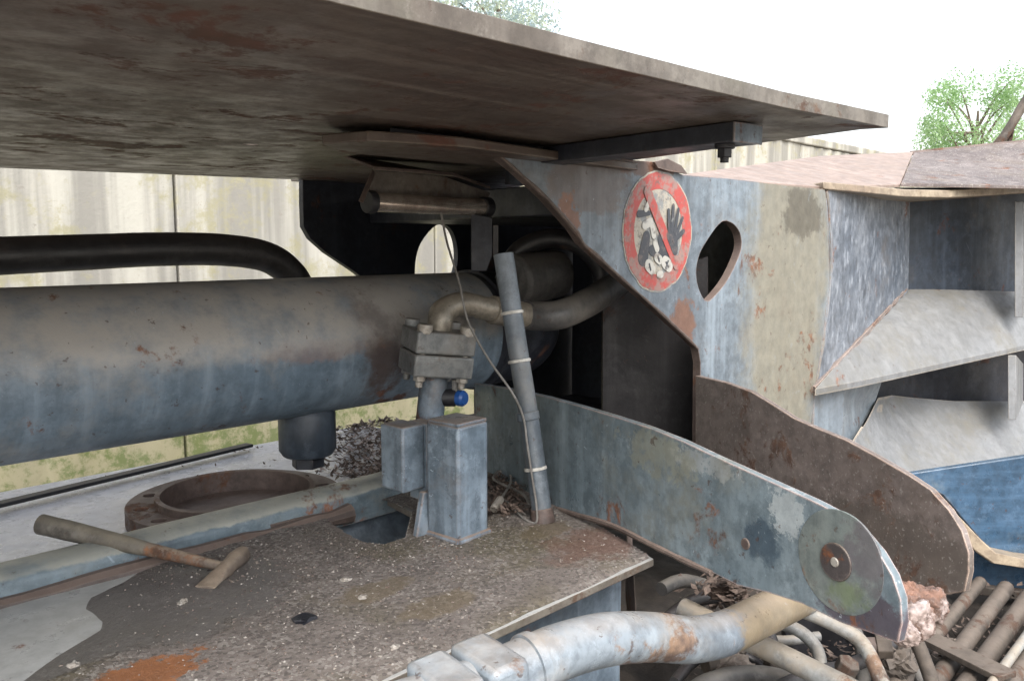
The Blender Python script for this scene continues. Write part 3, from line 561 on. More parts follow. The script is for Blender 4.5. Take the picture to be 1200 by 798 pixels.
# chips and grit (nobody could count them)
def scatter(name, n, fn, mat, smin, smax, seed, fl=.6):
    rng = random.Random(seed); bm = NB()
    for _ in range(n):
        p = fn(rng)
        if p is None: continue
        s = smin+(smax-smin)*rng.random()**3; a = [Vector((rng.uniform(-1, 1), rng.uniform(-1, 1), rng.uniform(-fl, fl))).normalized()*s*rng.uniform(.6, 1.2) for _ in range(2)]
        u = a[0]; v = a[1]; w_ = Vector((0, 0, s*rng.uniform(.3, .8)))
        V = [bm.verts.new(p+q) for q in (u, v, -u*.8, -v, w_)]
        for f in ((0, 1, 4), (1, 2, 4), (2, 3, 4), (3, 0, 4)): bm.faces.new([V[k] for k in f])
    return obj(name, bm, mat, None, flat=True, kind='stuff')
def on_deck(rng):
    x = rng.uniform(-.1, 1.28); y = rng.uniform(YN+.01, yd1-.02)
    h = dirt_h(x, y)
    if h < .002 or incut(x, y): return None
    dens = .4+.9*mnoise.noise(Vector((x*4, y*4, 5)))+.35*math.exp(-((y-1.1)/.16)**2)
    if x < .33 : dens *= max(.08, (x+.05)*1.6)
    if rng.random() > dens: return None
    return Vector((x, y, ZD+h))
scatter('pale_grit', 13000, on_deck, m_chip, .0005, .0032, 1)
scatter('brown_grit', 16000, on_deck, m_rust, .0006, .003, 2)
scatter('stone_chips', 700, on_deck, m_stone, .002, .0075, 3)
rng = random.Random(5)
for (x, y, r, lab) in ((400, 683, .006, 'reddish'), (425, 703, .006, ''), (463, 762, .007, ''), (143, 764, .005, ''), (222, 707, .005, ''), (583, 586, .004, '')):
    pass
bm = NB(); rock(bm, onZ(356, 729, ZD)+Vector((0, 0, .004)), .017, 4, 2, .6, .3); one('black_lump', 'small black lump on the gritty deck plate', 'lump', bm, m_coal)
def at(px, py, z): return onZ(px, py, z)
for (px, py, r, sd_, lab) in ((463, 763, .0085, 1, 'pale round pebble near the lower edge of the deck plate'), (425, 703, .007, 2, 'white stone chip beside the black lump on deck'), (405, 683, .009, 3, 'reddish broken pebble in the middle of the deck'),
                              (215, 709, .009, 5, 'flat whitish chip beside the hammer head'), (613, 610, .007, 6, 'white pebble at the foot of the striped conduit'), (86, 783, .009, 7, 'whitish flake at the rim of the orange rust')):
    bm = NB(); rock(bm, at(px, py, ZD)+Vector((0, 0, .004)), r*.78, sd_, 3, .6, .6); one('pebble', lab, 'pebble', bm, m_chip, group='loose pebbles on the deck plate')
# leaf litter on the tray
def leaves(name, n, fn, seed, smin, smax, mat=m_leafd):
    rng = random.Random(seed); bm = NB()
    for _ in range(n):
        p = fn(rng); a = rng.uniform(0, 6.28); s = rng.uniform(smin, smax); t = rng.uniform(-.5, .5)
        u = Vector((math.cos(a), math.sin(a), t))*s; v = Vector((-math.sin(a), math.cos(a), rng.uniform(-.4, .4)))*s*.4; k = Vector((0, 0, s*.3))
        V = [bm.verts.new(p+q) for q in (-u, v-k*.3+u*.1, u+k, -v+u*.1)]; M_ = bm.verts.new(p-k*.2)
        for i in range(4): bm.faces.new([V[i], V[(i+1) % 4], M_])
    return obj(name, bm, mat, None, flat=True, kind='stuff')
def tl(rng):
    p = onZ(rng.gauss(432, 30), rng.uniform(492, 562), ZD-.015); p.y = min(p.y, 1.95); return p+Vector((0, 0, rng.random()*.012))
leaves('leaf_litter', 1100, tl, 3, .004, .014)
leaves('pale_leaf_litter', 420, tl, 8, .004, .013, plain('pale_dead_leaf', (.5, .42, .4), (.25, .19, .16), .7, 45))
def tl2(rng): p = onZ(rng.uniform(100, 420), rng.uniform(505, 560), ZD-.018); p.y = min(p.y, 1.95); return p
leaves('tray_crumbs', 120, tl2, 4, .002, .006)
def al(rng): p = onZ(rng.gauss(592, 16), rng.uniform(560, 606), ZD+.004); return p+Vector((0, 0, rng.random()*.015))
leaves('arm_litter', 500, al, 6, .003, .012)
# ------------------------------------------------------------------ posts and blocks
pp = onZ(535, 640, ZD); W = .075
ps = thing('box_post', 'upright square box post standing on the deck plate', 'post', (pp.x+W/2, pp.y+W/2, ZD))
bm = NB(); c0 = Vector((pp.x+W/2, pp.y+W/2, ZD))
th = R(4); X_ = Vector((math.cos(th), math.sin(th), 0)); Y_ = Vector((-math.sin(th), math.cos(th), 0))
loft(bm, [[c0+X_*(i*W/2)+Y_*(j*W/2)+Vector((0, 0, z)) for i, j in ((-1, -1), (1, -1), (1, 1), (-1, 1))] for z in (-.005, .2)]); obj('post_tube', bm, m_post, ps, .005)
bm = NB(); box(bm, c0+Vector((0, 0, .2025)), (W-.004, W-.004, .006), (X_, Y_, Vector((0, 0, 1)))); obj('cap_plate', bm, m_post, ps, .0015)
bm = NB(); rg_ = [c0+X_*(i*W/2)+Y_*(j*W/2)+Vector((0, 0, .006)) for i, j in ((-1, -1), (1, -1), (1, 1), (-1, 1), (-1, -1))]; tube(bm, rg_, .006, 8, 0, .2); obj('base_weld', bm, m_post, ps)
bt = onZ(470, 490, -.315)
sb = thing('clamp_block', 'blue grey clamp block bolted to the left of the box post', 'clamp block', (bt.x+.02, bt.y+.02, -.43))
q = Vector((.925, 1.13, -.37))
bm = NB(); box(bm, q+Vector((-.005, .025, 0)), (.05, .062, .115)); obj('block', bm, m_post, sb, .004)
bm = NB(); box(bm, q+Vector((.033, .012, -.012)), (.028, .05, .14)); obj('front_plate', bm, m_post, sb, .003)
for z in (.02, -.042):
    bm = NB(); w0 = q+Vector((.03, -.0131, z)); cyl(bm, w0, w0+Vector((0, -.004, 0)), .005, seg=12); obj('bolt_head', bm, m_black, sb, .0005)
bm = NB(); q2 = onZ(478, 628, ZD)
plate(bm, [Vector((q.x-.005, 1.10, -.425)), Vector((q.x+.04, 1.09, -.425)), Vector((q.x+.045, 1.075, ZD)), Vector((q.x-.03, 1.09, ZD))], (0, .012, 0)); obj('tapered_leg', bm, m_post, sb, .002)
# ------------------------------------------------------------------ flanged coupling with elbow and hose
fc = onY(512, 412, 1.235); tilt = R(7)
ax_z = (Vector((0, 0, 1))+Rt*math.sin(tilt)*1.0).normalized(); ax_x = Rt.copy(); ax_x = (ax_x-ax_z*ax_x.dot(ax_z)).normalized()
rot = Matrix.Rotation(R(24), 3, ax_z); ax_x = rot @ ax_x; ax_y = ax_z.cross(ax_x)
fl = thing('flanged_coupling', 'bolted square flange coupling standing in front of the cylinder', 'pipe coupling', fc-Vector((0, 0, .1)))
S = .118
bm = NB(); box(bm, fc+ax_z*.022, (S, S*.88, .042), (ax_x, ax_y, ax_z)); obj('upper_flange', bm, m_flange, fl, .004)
bm = NB(); box(bm, fc-ax_z*.022, (S, S*.88, .042), (ax_x, ax_y, ax_z)); obj('lower_flange', bm, m_flange, fl, .004)
for i, j in ((-1, -1), (1, -1), (1, 1), (-1, 1)):
    p = fc+ax_x*(i*S*.36)+ax_y*(j*S*.33); bm = NB()
    cyl(bm, p+ax_z*.038, p+ax_z*.056, .0145, seg=20); cyl(bm, p-ax_z*.05, p+ax_z*.05, .0065, seg=10); cyl(bm, p-ax_z*.04, p-ax_z*.052, .012, seg=6); cyl(bm, p-ax_z*.052, p-ax_z*.064, .007, seg=12)
    obj('flange_bolt', bm, m_bolt if j < 0 else m_flange, fl, .0015)
bm = NB(); cyl(bm, fc-ax_z*.04, onF(503, 496, fc.dot(Hd)-.02), .0265, .0265, 28); obj('lower_pipe', bm, m_blue, fl)
fe = fc+ax_z*.04
el = [fe-ax_z*.01, fe+ax_z*.018, onY(519, 365, 1.235), onY(540, 356, 1.235), onY(566, 361, 1.225), onY(584, 364, 1.22)]
bm = NB(); tube(bm, el, .024, 22, 8); obj('elbow', bm, m_elbow, fl)
h0, h1 = onY(576, 363, 1.222), onY(594, 366, 1.22)
bm = NB(); cyl(bm, h0, h1, .029, seg=28); obj('elbow_collar', bm, m_elbow, fl, .003)
h2 = onY(622, 370, 1.215); bm = NB(); cyl(bm, h1, h2, .0265, seg=28); obj('ferrule', bm, m_elbow, fl, .003)
bm = NB(); tube(bm, [h1.lerp(h2, .7), h2, onF(655, 369, 1.78), onF(690, 354, 1.84), onF(720, 334, 1.95), onF(760, 300, 2.05), onF(800, 262, 2.15)], .031, 22, 8, .01)
one('pressure_hose', 'thick dusty hose from the elbow rising behind the side plate', 'hose', bm, m_hose)
# tap with blue cap
vp = onY(527, 466, 1.21); vt = thing('drain_tap', 'small black tap with a bright blue cap below the flange', 'tap', vp)
bm = NB(); cyl(bm, vp-Rt*.03, vp+Rt*.012, .017, seg=20); obj('tap_body', bm, m_black, vt, .003)
bm = NB(); lathe(bm, vp+Rt*.012, tuple((Rt*1-Hd*.55)), [(0, .010), (.006, .0155), (.016, .0155), (.021, .012), (.022, .0)], 24); obj('blue_cap', bm, m_cap, vt)
bm = NB(); cyl(bm, vp+Vector((0, 0, .012))+Rt*.01, vp+Vector((0, 0, .035))+Rt*.01, .006, seg=8); obj('stem', bm, m_flange, vt)
# ------------------------------------------------------------------ conduit with ties, cable, connector
cb = onZ(637, 612, ZD); ct = onF(590, 298, 1.56)
cd_ = thing('cable_conduit', 'leaning blue grey conduit wrapped with pale ties beside the arm', 'conduit', cb)
u_ = (ct-cb)
bm = NB(); tube(bm, [cb+u_*.05, cb+u_*.4+Vector((.002, 0, 0)), cb+u_*.7, ct], .0185, 20, 4, .02); obj('conduit_tube', bm, m_tubeg, cd_)
bm = NB(); cyl(bm, cb-Vector((0, 0, .002)), cb+u_*.055, .022, .02, 16); obj('rusty_foot', bm, m_rust, cd_, .003)
for t in (.2, .395, .60, .78):
    c_ = cb+u_*t; n_ = u_.normalized(); bm = NB(); lathe(bm, c_-n_*.003, n_, [(0, .0188), (.0005, .0208), (.0055, .0208), (.006, .0188)], 24); obj('tie', bm, m_tie, cd_)
bm = NB(); cyl(bm, cb+u_*.395-u_.normalized()*.008, cb+u_*.395+u_.normalized()*.008, .0215, seg=22); obj('sleeve', bm, m_tubeg, cd_, .002)
bm = NB(); off = -Hd*.022-Rt*.008
tube(bm, [onF(517, 250, 1.62), onF(524, 285, 1.6), onF(538, 330, 1.56), onF(548, 375, 1.53), onF(572, 420, 1.5), onF(600, 460, 1.48), cb+u_*.40+off, cb+u_*.3+off, cb+u_*.18+off, cb+u_*.08+off, onZ(628, 612, ZD+.006), onZ(612, 606, ZD+.008), onZ(597, 590, ZD+.012), onZ(585, 583, ZD+.012)], .0021, 8, 8)
one('sensor_cable', 'thin pale sensor cable hanging from above and running down the conduit', 'cable', bm, m_wire)
cn = onZ(583, 590, ZD+.02); cg = thing('cable_connector', 'grey cable plug with looped wires on the deck, behind the post', 'connector', cn)
cdv = (onZ(592, 576, ZD+.028)-onZ(574, 602, ZD+.012)).normalized()
bm = NB(); cyl(bm, cn-cdv*.022, cn+cdv*.018, .008, .008, 8); obj('plug', bm, m_bolt, cg, .001)
bm = NB(); k = ZD+.02
tube(bm, [cn+cdv*.016, onZ(598, 566, k), onZ(597, 555, k), onZ(585, 552, k), onZ(578, 560, k), onZ(586, 566, k), onZ(602, 573, k), onZ(614, 580, k), onZ(620, 590, k)], .0026, 8, 8); obj('looped_wire', bm, m_wire, cg)
# ------------------------------------------------------------------ short chrome tube under bracket
lp = thing('guide_roller', 'short shiny roller tube in its bracket under the cover plate', 'roller', onY(500, 240, 1.28))
t0, t1 = onY(436, 237, 1.28), onY(566, 243, 1.28)
bm = NB(); cyl(bm, t0, t1, .0175, seg=28); obj('roller_tube', bm, m_chrome, lp, .002)
bm = NB(); v_ = (t1-t0).normalized(); cyl(bm, t0-v_*.012, t0+v_*.004, .021, seg=24); obj('roller_cap', bm, m_black, lp, .002); bm = NB(); cyl(bm, t1-v_*.004, t1+v_*.018, .021, seg=24); obj('roller_cap', bm, m_black, lp, .002)
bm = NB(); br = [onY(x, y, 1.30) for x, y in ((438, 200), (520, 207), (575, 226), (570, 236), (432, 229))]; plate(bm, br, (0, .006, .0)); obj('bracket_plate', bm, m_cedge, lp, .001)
bm = NB(); plate(bm, [onY(436, 199, 1.30), onY(420, 236, 1.25), onY(425, 238, 1.25), onY(440, 203, 1.30)], (0.004, .004, 0)); obj('bracket_arm', bm, m_rust, lp)
bm = NB(); plate(bm, [onY(438, 199, 1.30), onY(530, 206, 1.30), onY(575, 222, 1.30), onY(575, 222, 1.30)+Vector((0, .1, .03)), onY(438, 199, 1.30)+Vector((0, .1, .03))], (0, 0, .006)); obj('bracket_shelf', bm, m_rust, lp, .001)
# ------------------------------------------------------------------ clevis arms
La0 = Vector((1.20, 1.067, 0)); Ld = Vector((.10, .317, 0)).normalized(); Ln = Vector((Ld.y, -Ld.x, 0))
Ra0 = Vector((1.61, 1.0, 0)); Rd = Vector((.26, .616, 0)).normalized(); Rn = Vector((Rd.y, -Rd.x, 0))
arms = thing('clevis_bracket', 'pair of curved clevis arm plates reaching forward off the deck', 'bracket', (1.15, .8, -.5))
def LP(x, y, o=0.): return onP(x, y, La0, Ln)+Ln*o
lo_ = [(556, 449), (600, 456), (640, 465), (680, 476), (720, 488), (760, 501), (800, 517), (840, 536), (880, 554), (920, 572), (955, 588), (985, 604), (1010, 624), (1030, 648), (1046, 675), (1055, 702), (1057, 730), (1052, 753),
       (1030, 745), (985, 729), (940, 707), (900, 694), (865, 686), (830, 668), (795, 652), (755, 632), (715, 613), (680, 603), (650, 595), (615, 578), (560, 552)]
bm = NB(); plate(bm, [LP(x, y) for x, y in lo_], Ln*.013); la = obj('left_arm_plate', bm, m_arm, arms, .002)
bm = NB(); tube(bm, [LP(x, y, -.002) for x, y in ((640, 592), (680, 604), (720, 616), (765, 638), (800, 655), (835, 671))], .005, 8, 4, .3); obj('rusty_weld', bm, m_rust, la)
def disc(c, n, r, h, mat, name, par, seg=40, bev=.001):
    b = NB(); lathe(b, c+n*.0, -n, [(-.004, r*.98), (h*.6, r), (h, r*.97)], seg); return obj(name, b, mat, par, bev)
disc(LP(983, 658), Ln, .064, .0004, m_boss, 'wear_disc', la, 64)
disc(LP(980, 658), Ln, .0235, .0025, m_pin, 'pivot_boss', la)
disc(LP(980, 658, -.002), Ln, .006, .0022, m_bolt, 'pivot_pin', la, 20)
disc(LP(874, 637), Ln, .008, .002, m_rust, 'grease_point', la, 20)
bm = NB(); ri = [(815, 440), (850, 448), (880, 459), (905, 474), (930, 490), (955, 501), (990, 515), (1025, 534), (1060, 554), (1090, 574), (1112, 598), (1127, 622), (1135, 648), (1135, 670), (1130, 693), (1112, 696), (1070, 700), (1000, 690), (900, 650), (815, 610)]
plate(bm, [onP(x, y, Ra0, Rn) for x, y in ri], Rn*.012); obj('right_arm_plate', bm, m_arm_in, arms, .002)
bm = NB()
for i, (x, y, r, f) in enumerate(((1070, 724, .026, 1.03), (1062, 743, .015, .99), (1088, 708, .024, 1.06), (1068, 700, .02, 1.06))):
    g = bmesh.ops.create_icosphere(bm, subdivisions=5, radius=1)
    for v in g['verts']:
        d = v.co.normalized(); k = 1+.3*mnoise.noise(d*1.5+Vector((i*5, 2, 1)))+.16*mnoise.noise(d*4+Vector((i, 7, 1)))+.07*mnoise.noise(d*9)+.05*mnoise.noise(d*30)
        v.co = onF(x, y, f)+d*k*r
one('caked_lump', 'pinkish white caked lump stuck between the two arm tips', 'lump', bm, m_lump, ang=60)
# ------------------------------------------------------------------ ribbed hopper body on the right
hb = thing('ribbed_body', 'ribbed machine body with two deep pockets at the right', 'machine body', (2.2, 1.1, -.9))
def RP(px, py, add=0.): return onF(px, py, 2.29+(px-965)/235*.81+add)
def quadplate(name, P, t, mat, bev=.002):
    bm = NB(); plate(bm, P, t); return obj(name, bm, mat, hb, bev)
UPv = Vector((0, 0, 1))
# rim
rimf = [(965, 222), (1010, 226), (1060, 231), (1110, 232), (1160, 229), (1260, 222)]; rimb = [(1265, 212), (1160, 216), (1055, 214), (965, 217)]
bm = NB()
top_f = [RP(x, y-9) for x, y in rimf]; bot_f = [RP(x, y) for x, y in rimf]
back = Hd*.9
loft(bm, [[t_, b__, b__+back+UPv*.0, t_+back] for t_, b__ in zip(top_f, bot_f)]); obj('rim_plate', bm, m_tan, hb, .003)
# pocket one
q0, q1, q2, q3 = onY(963, 223, 1.014), onF(1062, 228, 3.1), onF(1060, 341, 3.1), onY(951, 458, 1.014)
quadplate('pocket_side', [q0, q1, q2, q3], Vector((.006, -.012, 0)), m_pocket)
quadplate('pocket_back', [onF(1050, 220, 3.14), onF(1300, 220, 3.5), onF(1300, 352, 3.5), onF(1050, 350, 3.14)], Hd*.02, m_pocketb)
r1 = [(955, 456), (1010, 446), (1080, 431), (1140, 418), (1200, 405), (1300, 384)]
bm = NB(); ff = [RP(*p) for p in r1]; bb = [onF(x, y, f) for x, y, f in ((1058, 339, 3.12), (1090, 339, 3.14), (1130, 340, 3.2), (1165, 341, 3.25), (1200, 342, 3.3), (1300, 343, 3.45))]
th_ = UPv*-.018
loft(bm, [[f_, b__, b__+th_, f_+th_] for f_, b__ in zip(ff, bb)]); obj('upper_rib', bm, m_rib, hb, .003)
# divider webs
def web(px0, y0, y1, px1, name='divider_web'):
    a = RP(px0, y0, -.01); b = RP(px0, y1, -.01); c = onF(px1, y1-20, 3.2); d = onF(px1, y0+10, 3.2); n_ = Rt*.03
    quadplate(name, [a, b, c, d], n_, m_rib, .003)
web(1189, 236, 372, 1196); web(1181, 416, 492, 1190)
# pocket two
quadplate('lower_pocket_side', [onY(951, 459, 1.022), RP(1034, 446, .25), RP(1024, 476, .3), RP(985, 540, .12), onY(948, 560, 1.022)], Vector((.0, .012, 0)), m_pockl)
quadplate('lower_pocket_back', [onF(1010, 345, 3.13), onF(1300, 345, 3.52), onF(1300, 500, 3.52), onF(1010, 500, 3.13)], Hd*.02, m_dark)  # dark colour stands in for the shade deep in this pocket
r2 = [(978, 550), (1030, 562), (1072, 559), (1130, 551), (1200, 540), (1300, 524)]
bm = NB(); ff = [RP(*p) for p in r2]
bb = [onF(x, y, f) for x, y, f in ((1029, 466, 2.8), (1045, 463, 2.95), (1070, 466, 3.06), (1120, 470, 3.18), (1190, 470, 3.25), (1300, 470, 3.45))]
rr_ = []
for f_, b__ in zip(ff, bb):
    m1 = f_.lerp(b__, .35)+UPv*-.01; m2 = f_.lerp(b__, .7)+UPv*-.015; rr_.append([f_, m1, m2, b__, b__+th_, m2+th_, m1+th_, f_+th_])
loft(bm, rr_); obj('lower_rib', bm, m_rib, hb, .003, ang=60)
bm = NB(); tube(bm, [onY(953, 458, 1.0).lerp(onF(1060, 341, 3.08), t)+Vector((0, 0, .006)) for t in np.linspace(0, 1, 30)], .011, 8, 0, .7); obj('weld_seam', bm, m_arm_in, hb)
bm = NB(); tube(bm, [onY(x, y, 1.006) for x, y in ((967, 224), (970, 245), (972, 270), (973, 300), (972, 330), (968, 370), (963, 405), (958, 435), (954, 460), (951, 500), (950, 560))], .006, 8, 6, .5); obj('corner_weld', bm, m_side, hb)
quadplate('corner_filler', [onY(935, 462, 1.026), onF(990, 452, 2.44), onF(985, 560, 2.44), onY(935, 570, 1.026)], Vector((.0, .01, 0)), m_pockl)
# bleached top surface and gritty slope
quadplate('top_skin', [onF(788, 206, 2.15), onF(960, 183, 3.4), onF(1070, 178, 3.7), onF(1055, 216, 2.75), onF(966, 219, 2.32)], UPv*-.01, m_pink)
quadplate('gritty_slope', [onF(1056, 214.5, 2.74), onF(1071, 179, 3.68), onF(1200, 166, 3.6), onF(1400, 150, 3.6), onF(1400, 216, 3.0), onF(1200, 217.5, 2.86)], UPv*-.012, m_grit)
quadplate('slope_lip', [onF(1068, 177, 3.72), onF(1200, 164, 3.64), onF(1400, 148, 3.64), onF(1400, 156, 3.62), onF(1200, 171, 3.62), onF(1070, 182, 3.69)], Hd*.02, m_rust)
bm = NB(); tube(bm, [onF(1158, 182, 4.2), onF(1178, 158, 4.2), onF(1198, 125, 4.2), onF(1222, 85, 4.2)], .022, 10, 4, .1)
tube(bm, [onF(1180, 180, 4.25), onF(1184, 160, 4.25), onF(1186, 150, 4.2)], .012, 8, 3)
one('bent_pole', 'dark bent pole leaning above the rim, against the bright sky', 'pole', bm, m_rod)
# ------------------------------------------------------------------ bright blue lower body
bb_ = thing('blue_body_panel', 'bright blue painted body panels with tan edge under the ribs', 'machine panel', onF(1170, 700, 2.2))
def bp_(name, L_, f, t, mat, b=.003):
    bm = NB(); plate(bm, [onF(x, y, f) for x, y in L_], t); return obj(name, bm, mat, bb_, b)
bp_('upper_panel', [(1060, 556), (1300, 520), (1300, 668), (1200, 656), (1168, 650), (1150, 634), (1105, 580)], 2.04, Hd*.02, m_bright)
bp_('folded_edge', [(1092, 572), (1104, 584), (1150, 632), (1168, 648), (1200, 655), (1300, 668), (1300, 680), (1200, 666), (1163, 660), (1142, 645), (1096, 592)], 1.99, Hd*.05, m_tan)
bp_('lower_panel', [(1080, 585), (1142, 640), (1165, 655), (1300, 670), (1300, 716), (1200, 704), (1128, 688), (1080, 680)], 2.09, Hd*.02, m_bright)
bp_('bottom_strip', [(1120, 684), (1300, 706), (1300, 716), (1120, 694)], 2.06, Hd*.03, m_rod)
# ------------------------------------------------------------------ belly pan with pipes and debris
bm = NB(); bmesh.ops.create_grid(bm, x_segments=120, y_segments=90, size=1)
for v in bm.verts:
    v.co = Vector((2.2+v.co.x*1.5, .6+v.co.y*1.1, 0)); v.co.z = -.90+.05*mnoise.noise(v.co*3)+.02*mnoise.noise(v.co*11)+.01*mnoise.noise(v.co*30)
obj('belly_soil', bm, m_soil, None, kind='stuff')
bpipe = thing('main_hydraulic_pipe', 'large pale blue grey bent pipe below the deck edge', 'pipe', onF(700, 790, .95))
cl = [(470, 835, .80), (560, 806, .84), (620, 779, .88), (665, 760, .93), (715, 748, .98), (765, 746, 1.05), (810, 749, 1.11), (850, 741, 1.17), (890, 722, 1.24), (935, 700, 1.33), (985, 675, 1.45)]
P_ = [onF(*p) for p in cl]
bm = NB(); tube(bm, P_, .031, 32, 8, .008); obj('pipe_tube', bm, m_bigpipe, bpipe)
dv = (P_[2]-P_[1]).normalized(); cx_ = dv.cross(UPv).normalized(); cz_ = cx_.cross(dv).normalized()
for i, o_ in enumerate((-.050, .004)):
    bm = NB(); box(bm, P_[1]+dv*(o_+.012)+cz_*0, (.048, .084, .072), (dv, cx_, cz_)); obj('clamp_half', bm, m_bigpipe, bpipe, .008)
bm = NB(); lathe(bm, P_[2]-dv*.004, dv, [(0, .031), (.001, .0345), (.012, .0345), (.014, .031)], 32); obj('collar', bm, m_bigpipe, bpipe)
def pipe(lab, pts, r, mat, wob=.02, name='small_pipe', grp='small pipes below the arm'):
    bm = NB(); tube(bm, [onF(*p) for p in pts], r, 16, 6, wob); return one(name, lab, 'pipe', bm, mat, group=grp)
pipe('straight mud stained pipe crossing below the large bent pipe', [(800, 712, 1.5), (860, 742, 1.42), (920, 770, 1.35), (1010, 815, 1.25)], .019, m_pipe2)
pipe('pipe curving in a tight bow behind the straight stained pipe', [(850, 730, 1.6), (900, 728, 1.6), (935, 738, 1.58), (957, 760, 1.55), (962, 790, 1.5), (960, 830, 1.45)], .0125, m_pipe2)
pipe('thin pale pipe bending down just below the arm tip', [(930, 712, 1.35), (962, 724, 1.33), (1000, 744, 1.3), (1018, 765, 1.27), (1038, 810, 1.2)], .0115, m_pipe2)
pipe('short dark pipe stub standing below the caked lump', [(1066, 735, 1.45), (1080, 765, 1.42), (1098, 815, 1.38)], .0125, m_rod)
bm = NB(); plate(bm, [onF(x, y, 1.75) for x, y in ((920, 700), (1030, 700), (1030, 860), (920, 860))], Hd*.03); one('black_plate', 'black plate standing behind the small pipes', 'plate', bm, m_black, .004)
hs_ = [('grey hose running level below the straight stained pipe', [(790, 830, 1.3), (830, 800, 1.4), (880, 790, 1.45), (930, 800, 1.42), (990, 835, 1.35)], .017, m_hose),
       ('grey hose rising steeply left of the dark pipe stub', [(1030, 835, 1.5), (1035, 790, 1.55), (1042, 760, 1.6), (1060, 725, 1.68)], .016, m_hose),
       ('grey hose leaning against the left end of the rod strap', [(1085, 835, 1.5), (1080, 800, 1.55), (1062, 770, 1.62), (1040, 735, 1.7), (1030, 700, 1.78)], .012, m_hose),
       ('thin grey hose across the gap behind the bent pipe', [(780, 765, 1.5), (820, 740, 1.58), (860, 735, 1.62), (910, 750, 1.64), (960, 745, 1.66)], .010, m_pipe2),
       ('black hose looping under the arm behind the bent pipe', [(770, 735, 1.55), (810, 705, 1.6), (850, 700, 1.62), (885, 720, 1.6), (905, 760, 1.55), (900, 830, 1.5)], .014, m_rubber),
       ('thin black hose beside the looping hose under the arm', [(790, 800, 1.4), (812, 775, 1.5), (845, 762, 1.55), (880, 772, 1.55), (905, 800, 1.5), (915, 840, 1.45)], .0105, m_rubber),
       ('dusty hose dropping between the arm tip and black plate', [(985, 700, 1.7), (1000, 735, 1.66), (1012, 770, 1.6), (1010, 830, 1.5)], .014, m_hose),
       ('black hose passing under the thin pale pipe', [(900, 812, 1.35), (950, 790, 1.42), (1000, 778, 1.5), (1050, 752, 1.6), (1085, 715, 1.7)], .013, m_rubber),
       ('muddy hose leading from the lump down to the rods', [(1040, 735, 1.62), (1058, 765, 1.58), (1062, 790, 1.55), (1050, 830, 1.5)], .015, m_rod),
       ('dark hose behind the gusset below the deck corner', [(775, 690, 1.55), (800, 680, 1.6), (835, 690, 1.65), (860, 715, 1.65), (862, 760, 1.6)], .013, m_hose)]
for lab, pts, r, mm in hs_:
    bm = NB(); tube(bm, [onF(*p) for p in pts], r, 14, 6, .03); one('hydraulic_hose', lab, 'hose', bm, mm, group='dark hoses packed below the arm')
for i, (x, y, f, r) in enumerate(((838, 775, 1.5, .022), (868, 752, 1.53, .018), (905, 772, 1.5, .02), (1030, 757, 1.5, .022), (990, 785, 1.42, .02))):
    c_ = onF(x, y, f); a_ = (Rt*math.cos(i*1.1)+UPv*math.sin(i*1.1)+Hd*.3).normalized(); bm = NB()
    cyl(bm, c_-a_*r, c_+a_*r*.2, r, seg=6); ft_ = thing('hose_fitting', ['hex hose fitting beside the stone at the foot of the pipes', 'hex hose fitting on the black loop', 'hex hose fitting above the straight stained pipe', 'hex hose fitting left of the caked lump', 'hex hose fitting near the thin pale pipe'][i], 'fitting', c_, 'hex fittings below the arm')
    obj('hex_body', bm, m_rod, ft_, .002); bm = NB(); cyl(bm, c_+a_*r*.15, c_+a_*r*1.3, r*.75, seg=20); obj('collar', bm, m_rust, ft_, .002)
# bundle of rods
k = 0
labs = ['leftmost muddy rod of the bundle at lower right', 'second muddy rod from the left in the bundle', 'third muddy rod from the left in the bundle', 'thin pale rod in the middle of the bundle', 'thick muddy rod right of the thin pale one', 'rightmost muddy rod of the bundle, at the corner']
for (xa, ya, xb, yb_, r, z) in ((1075, 770, 1142, 690, .015, -.83), (1102, 792, 1172, 698, .018, -.83), (1135, 800, 1205, 702, .020, -.83), (1152, 815, 1235, 700, .009, -.80), (1175, 815, 1262, 705, .022, -.83), (1205, 830, 1300, 715, .02, -.83)):
    a, b = onZ(xa, ya, z), onZ(xb, yb_, z); d = b-a; bm = NB(); tube(bm, [a-d*.5, a, b, b+d*.12], r, 14, 4, .06)
    one('muddy_rod', labs[k], 'rod', bm, m_rod if k != 3 else m_pipe2, group='rods lying side by side at lower right'); k += 1
bm = NB(); a, b = onZ(1050, 740, -.80), onZ(1170, 800, -.80); dd = (b-a).normalized(); plate(bm, [a, b, b+Vector((-dd.y, dd.x, 0))*.05, a+Vector((-dd.y, dd.x, 0))*.05], (0, 0, .012)); one('rod_strap', 'flat muddy strap laid across the rods', 'strap', bm, m_rod, .002)
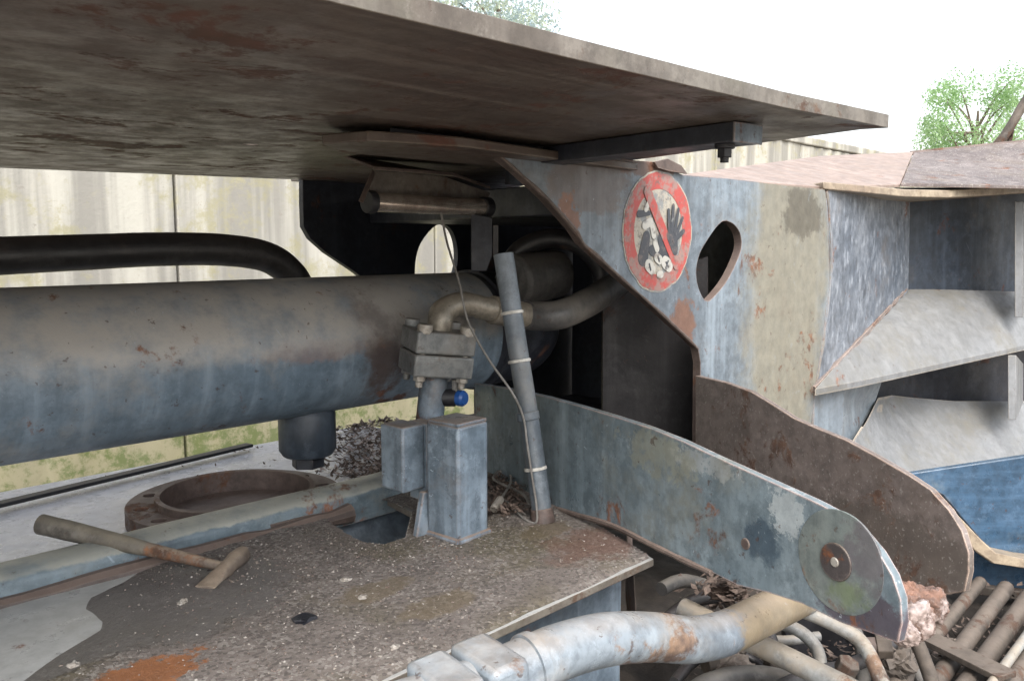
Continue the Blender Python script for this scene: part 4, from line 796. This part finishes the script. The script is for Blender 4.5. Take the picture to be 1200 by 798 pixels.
# broken stones
st = [(852, 778, 1.5, .035, 'broken stone at the foot of the pipes, left of the tight bow'), (880, 790, 1.5, .028, 'broken stone right of the largest one'), (826, 792, 1.45, .025, 'broken stone left of the largest one'), (905, 780, 1.6, .022, 'stone below the tight pipe bow'),
      (1050, 775, 1.55, .033, 'brown stone chunk beneath the caked lump'), (1040, 800, 1.5, .028, 'brown stone at the picture bottom under the lump'), (1120, 760, 1.7, .028, 'stone wedged against the rods'), (1125, 640+60, 1.9, .03, 'clod below the right arm tip')]
st = [q_ for k_, q_ in enumerate(st) if k_ in (0, 4, 6)]
for i, (x, y, f, r, l_) in enumerate(st):
    bm = NB(); rock(bm, onF(x, y, f), r, i+20, 4, .55, .8)
    for v in bm.verts: v.co += Vector((1, .7, 1))*.004*mnoise.noise(v.co*60)
    one('stone', l_, 'stone', bm, m_stone if i < 1 else m_rod, ang=25, group='broken stones among the pipes')
def bl(rng): p = onZ(rng.uniform(790, 1200), rng.uniform(690, 800), -.86); return p+Vector((0, 0, rng.random()*.03))
leaves('belly_litter', 700, bl, 12, .005, .016)
def ul(rng): return onF(rng.gauss(850, 14), rng.gauss(692, 9), rng.uniform(1.45, 1.55))
leaves('wedged_litter', 260, ul, 14, .006, .018)
# ------------------------------------------------------------------ hammer
hz = onZ(262, 664, ZD+.014); he = onZ(48, 614, ZD+.058)
hm = thing('hammer', 'rusty short hammer lying with its thick grip over the edge beam', 'hammer', hz)
v_ = (he-hz)
bm = NB(); tube(bm, [hz+v_*t for t in (.40, .44, .55, .7, .88, .985, 1.0)], lambda u: .016*min(1, .62+u*.6)*(1 if u < .97 else .75), 20, 5, .03); obj('grip', bm, m_grip, hm)
bm = NB(); tube(bm, [hz+v_*t for t in (0, .15, .3, .45)], lambda u: .0075+.0035*u, 16, 4, .08); obj('shaft', bm, m_ham, hm)
e1, e2 = onZ(286, 647, ZD+.016), onZ(240, 688, ZD+.006)
bm = NB(); ax = (e2-e1); L_ = ax.length; ax.normalize(); hk = .82; sx = ax.cross(UPv).normalized(); rings = []
for t, wx, wz in ((0, .012, .012), (.05, .017, .016), (.25, .018, .017), (.4, .015, .015), (.5, .017, .016), (.62, .016, .012), (.85, .019, .006), (1., .020, .0025)):
    c = e1+ax*(L_*t); rings.append([c+(sx*(wx*math.cos(a))+UPv*(wz*math.sin(a)))*hk*(1+.1*mnoise.noise(Vector((t*5, math.cos(a)*1.5, math.sin(a)*1.5)))) for a in np.linspace(0, 2*math.pi, 16, endpoint=False)])
loft(bm, rings); obj('head', bm, m_ham, hm, .001, ang=45)
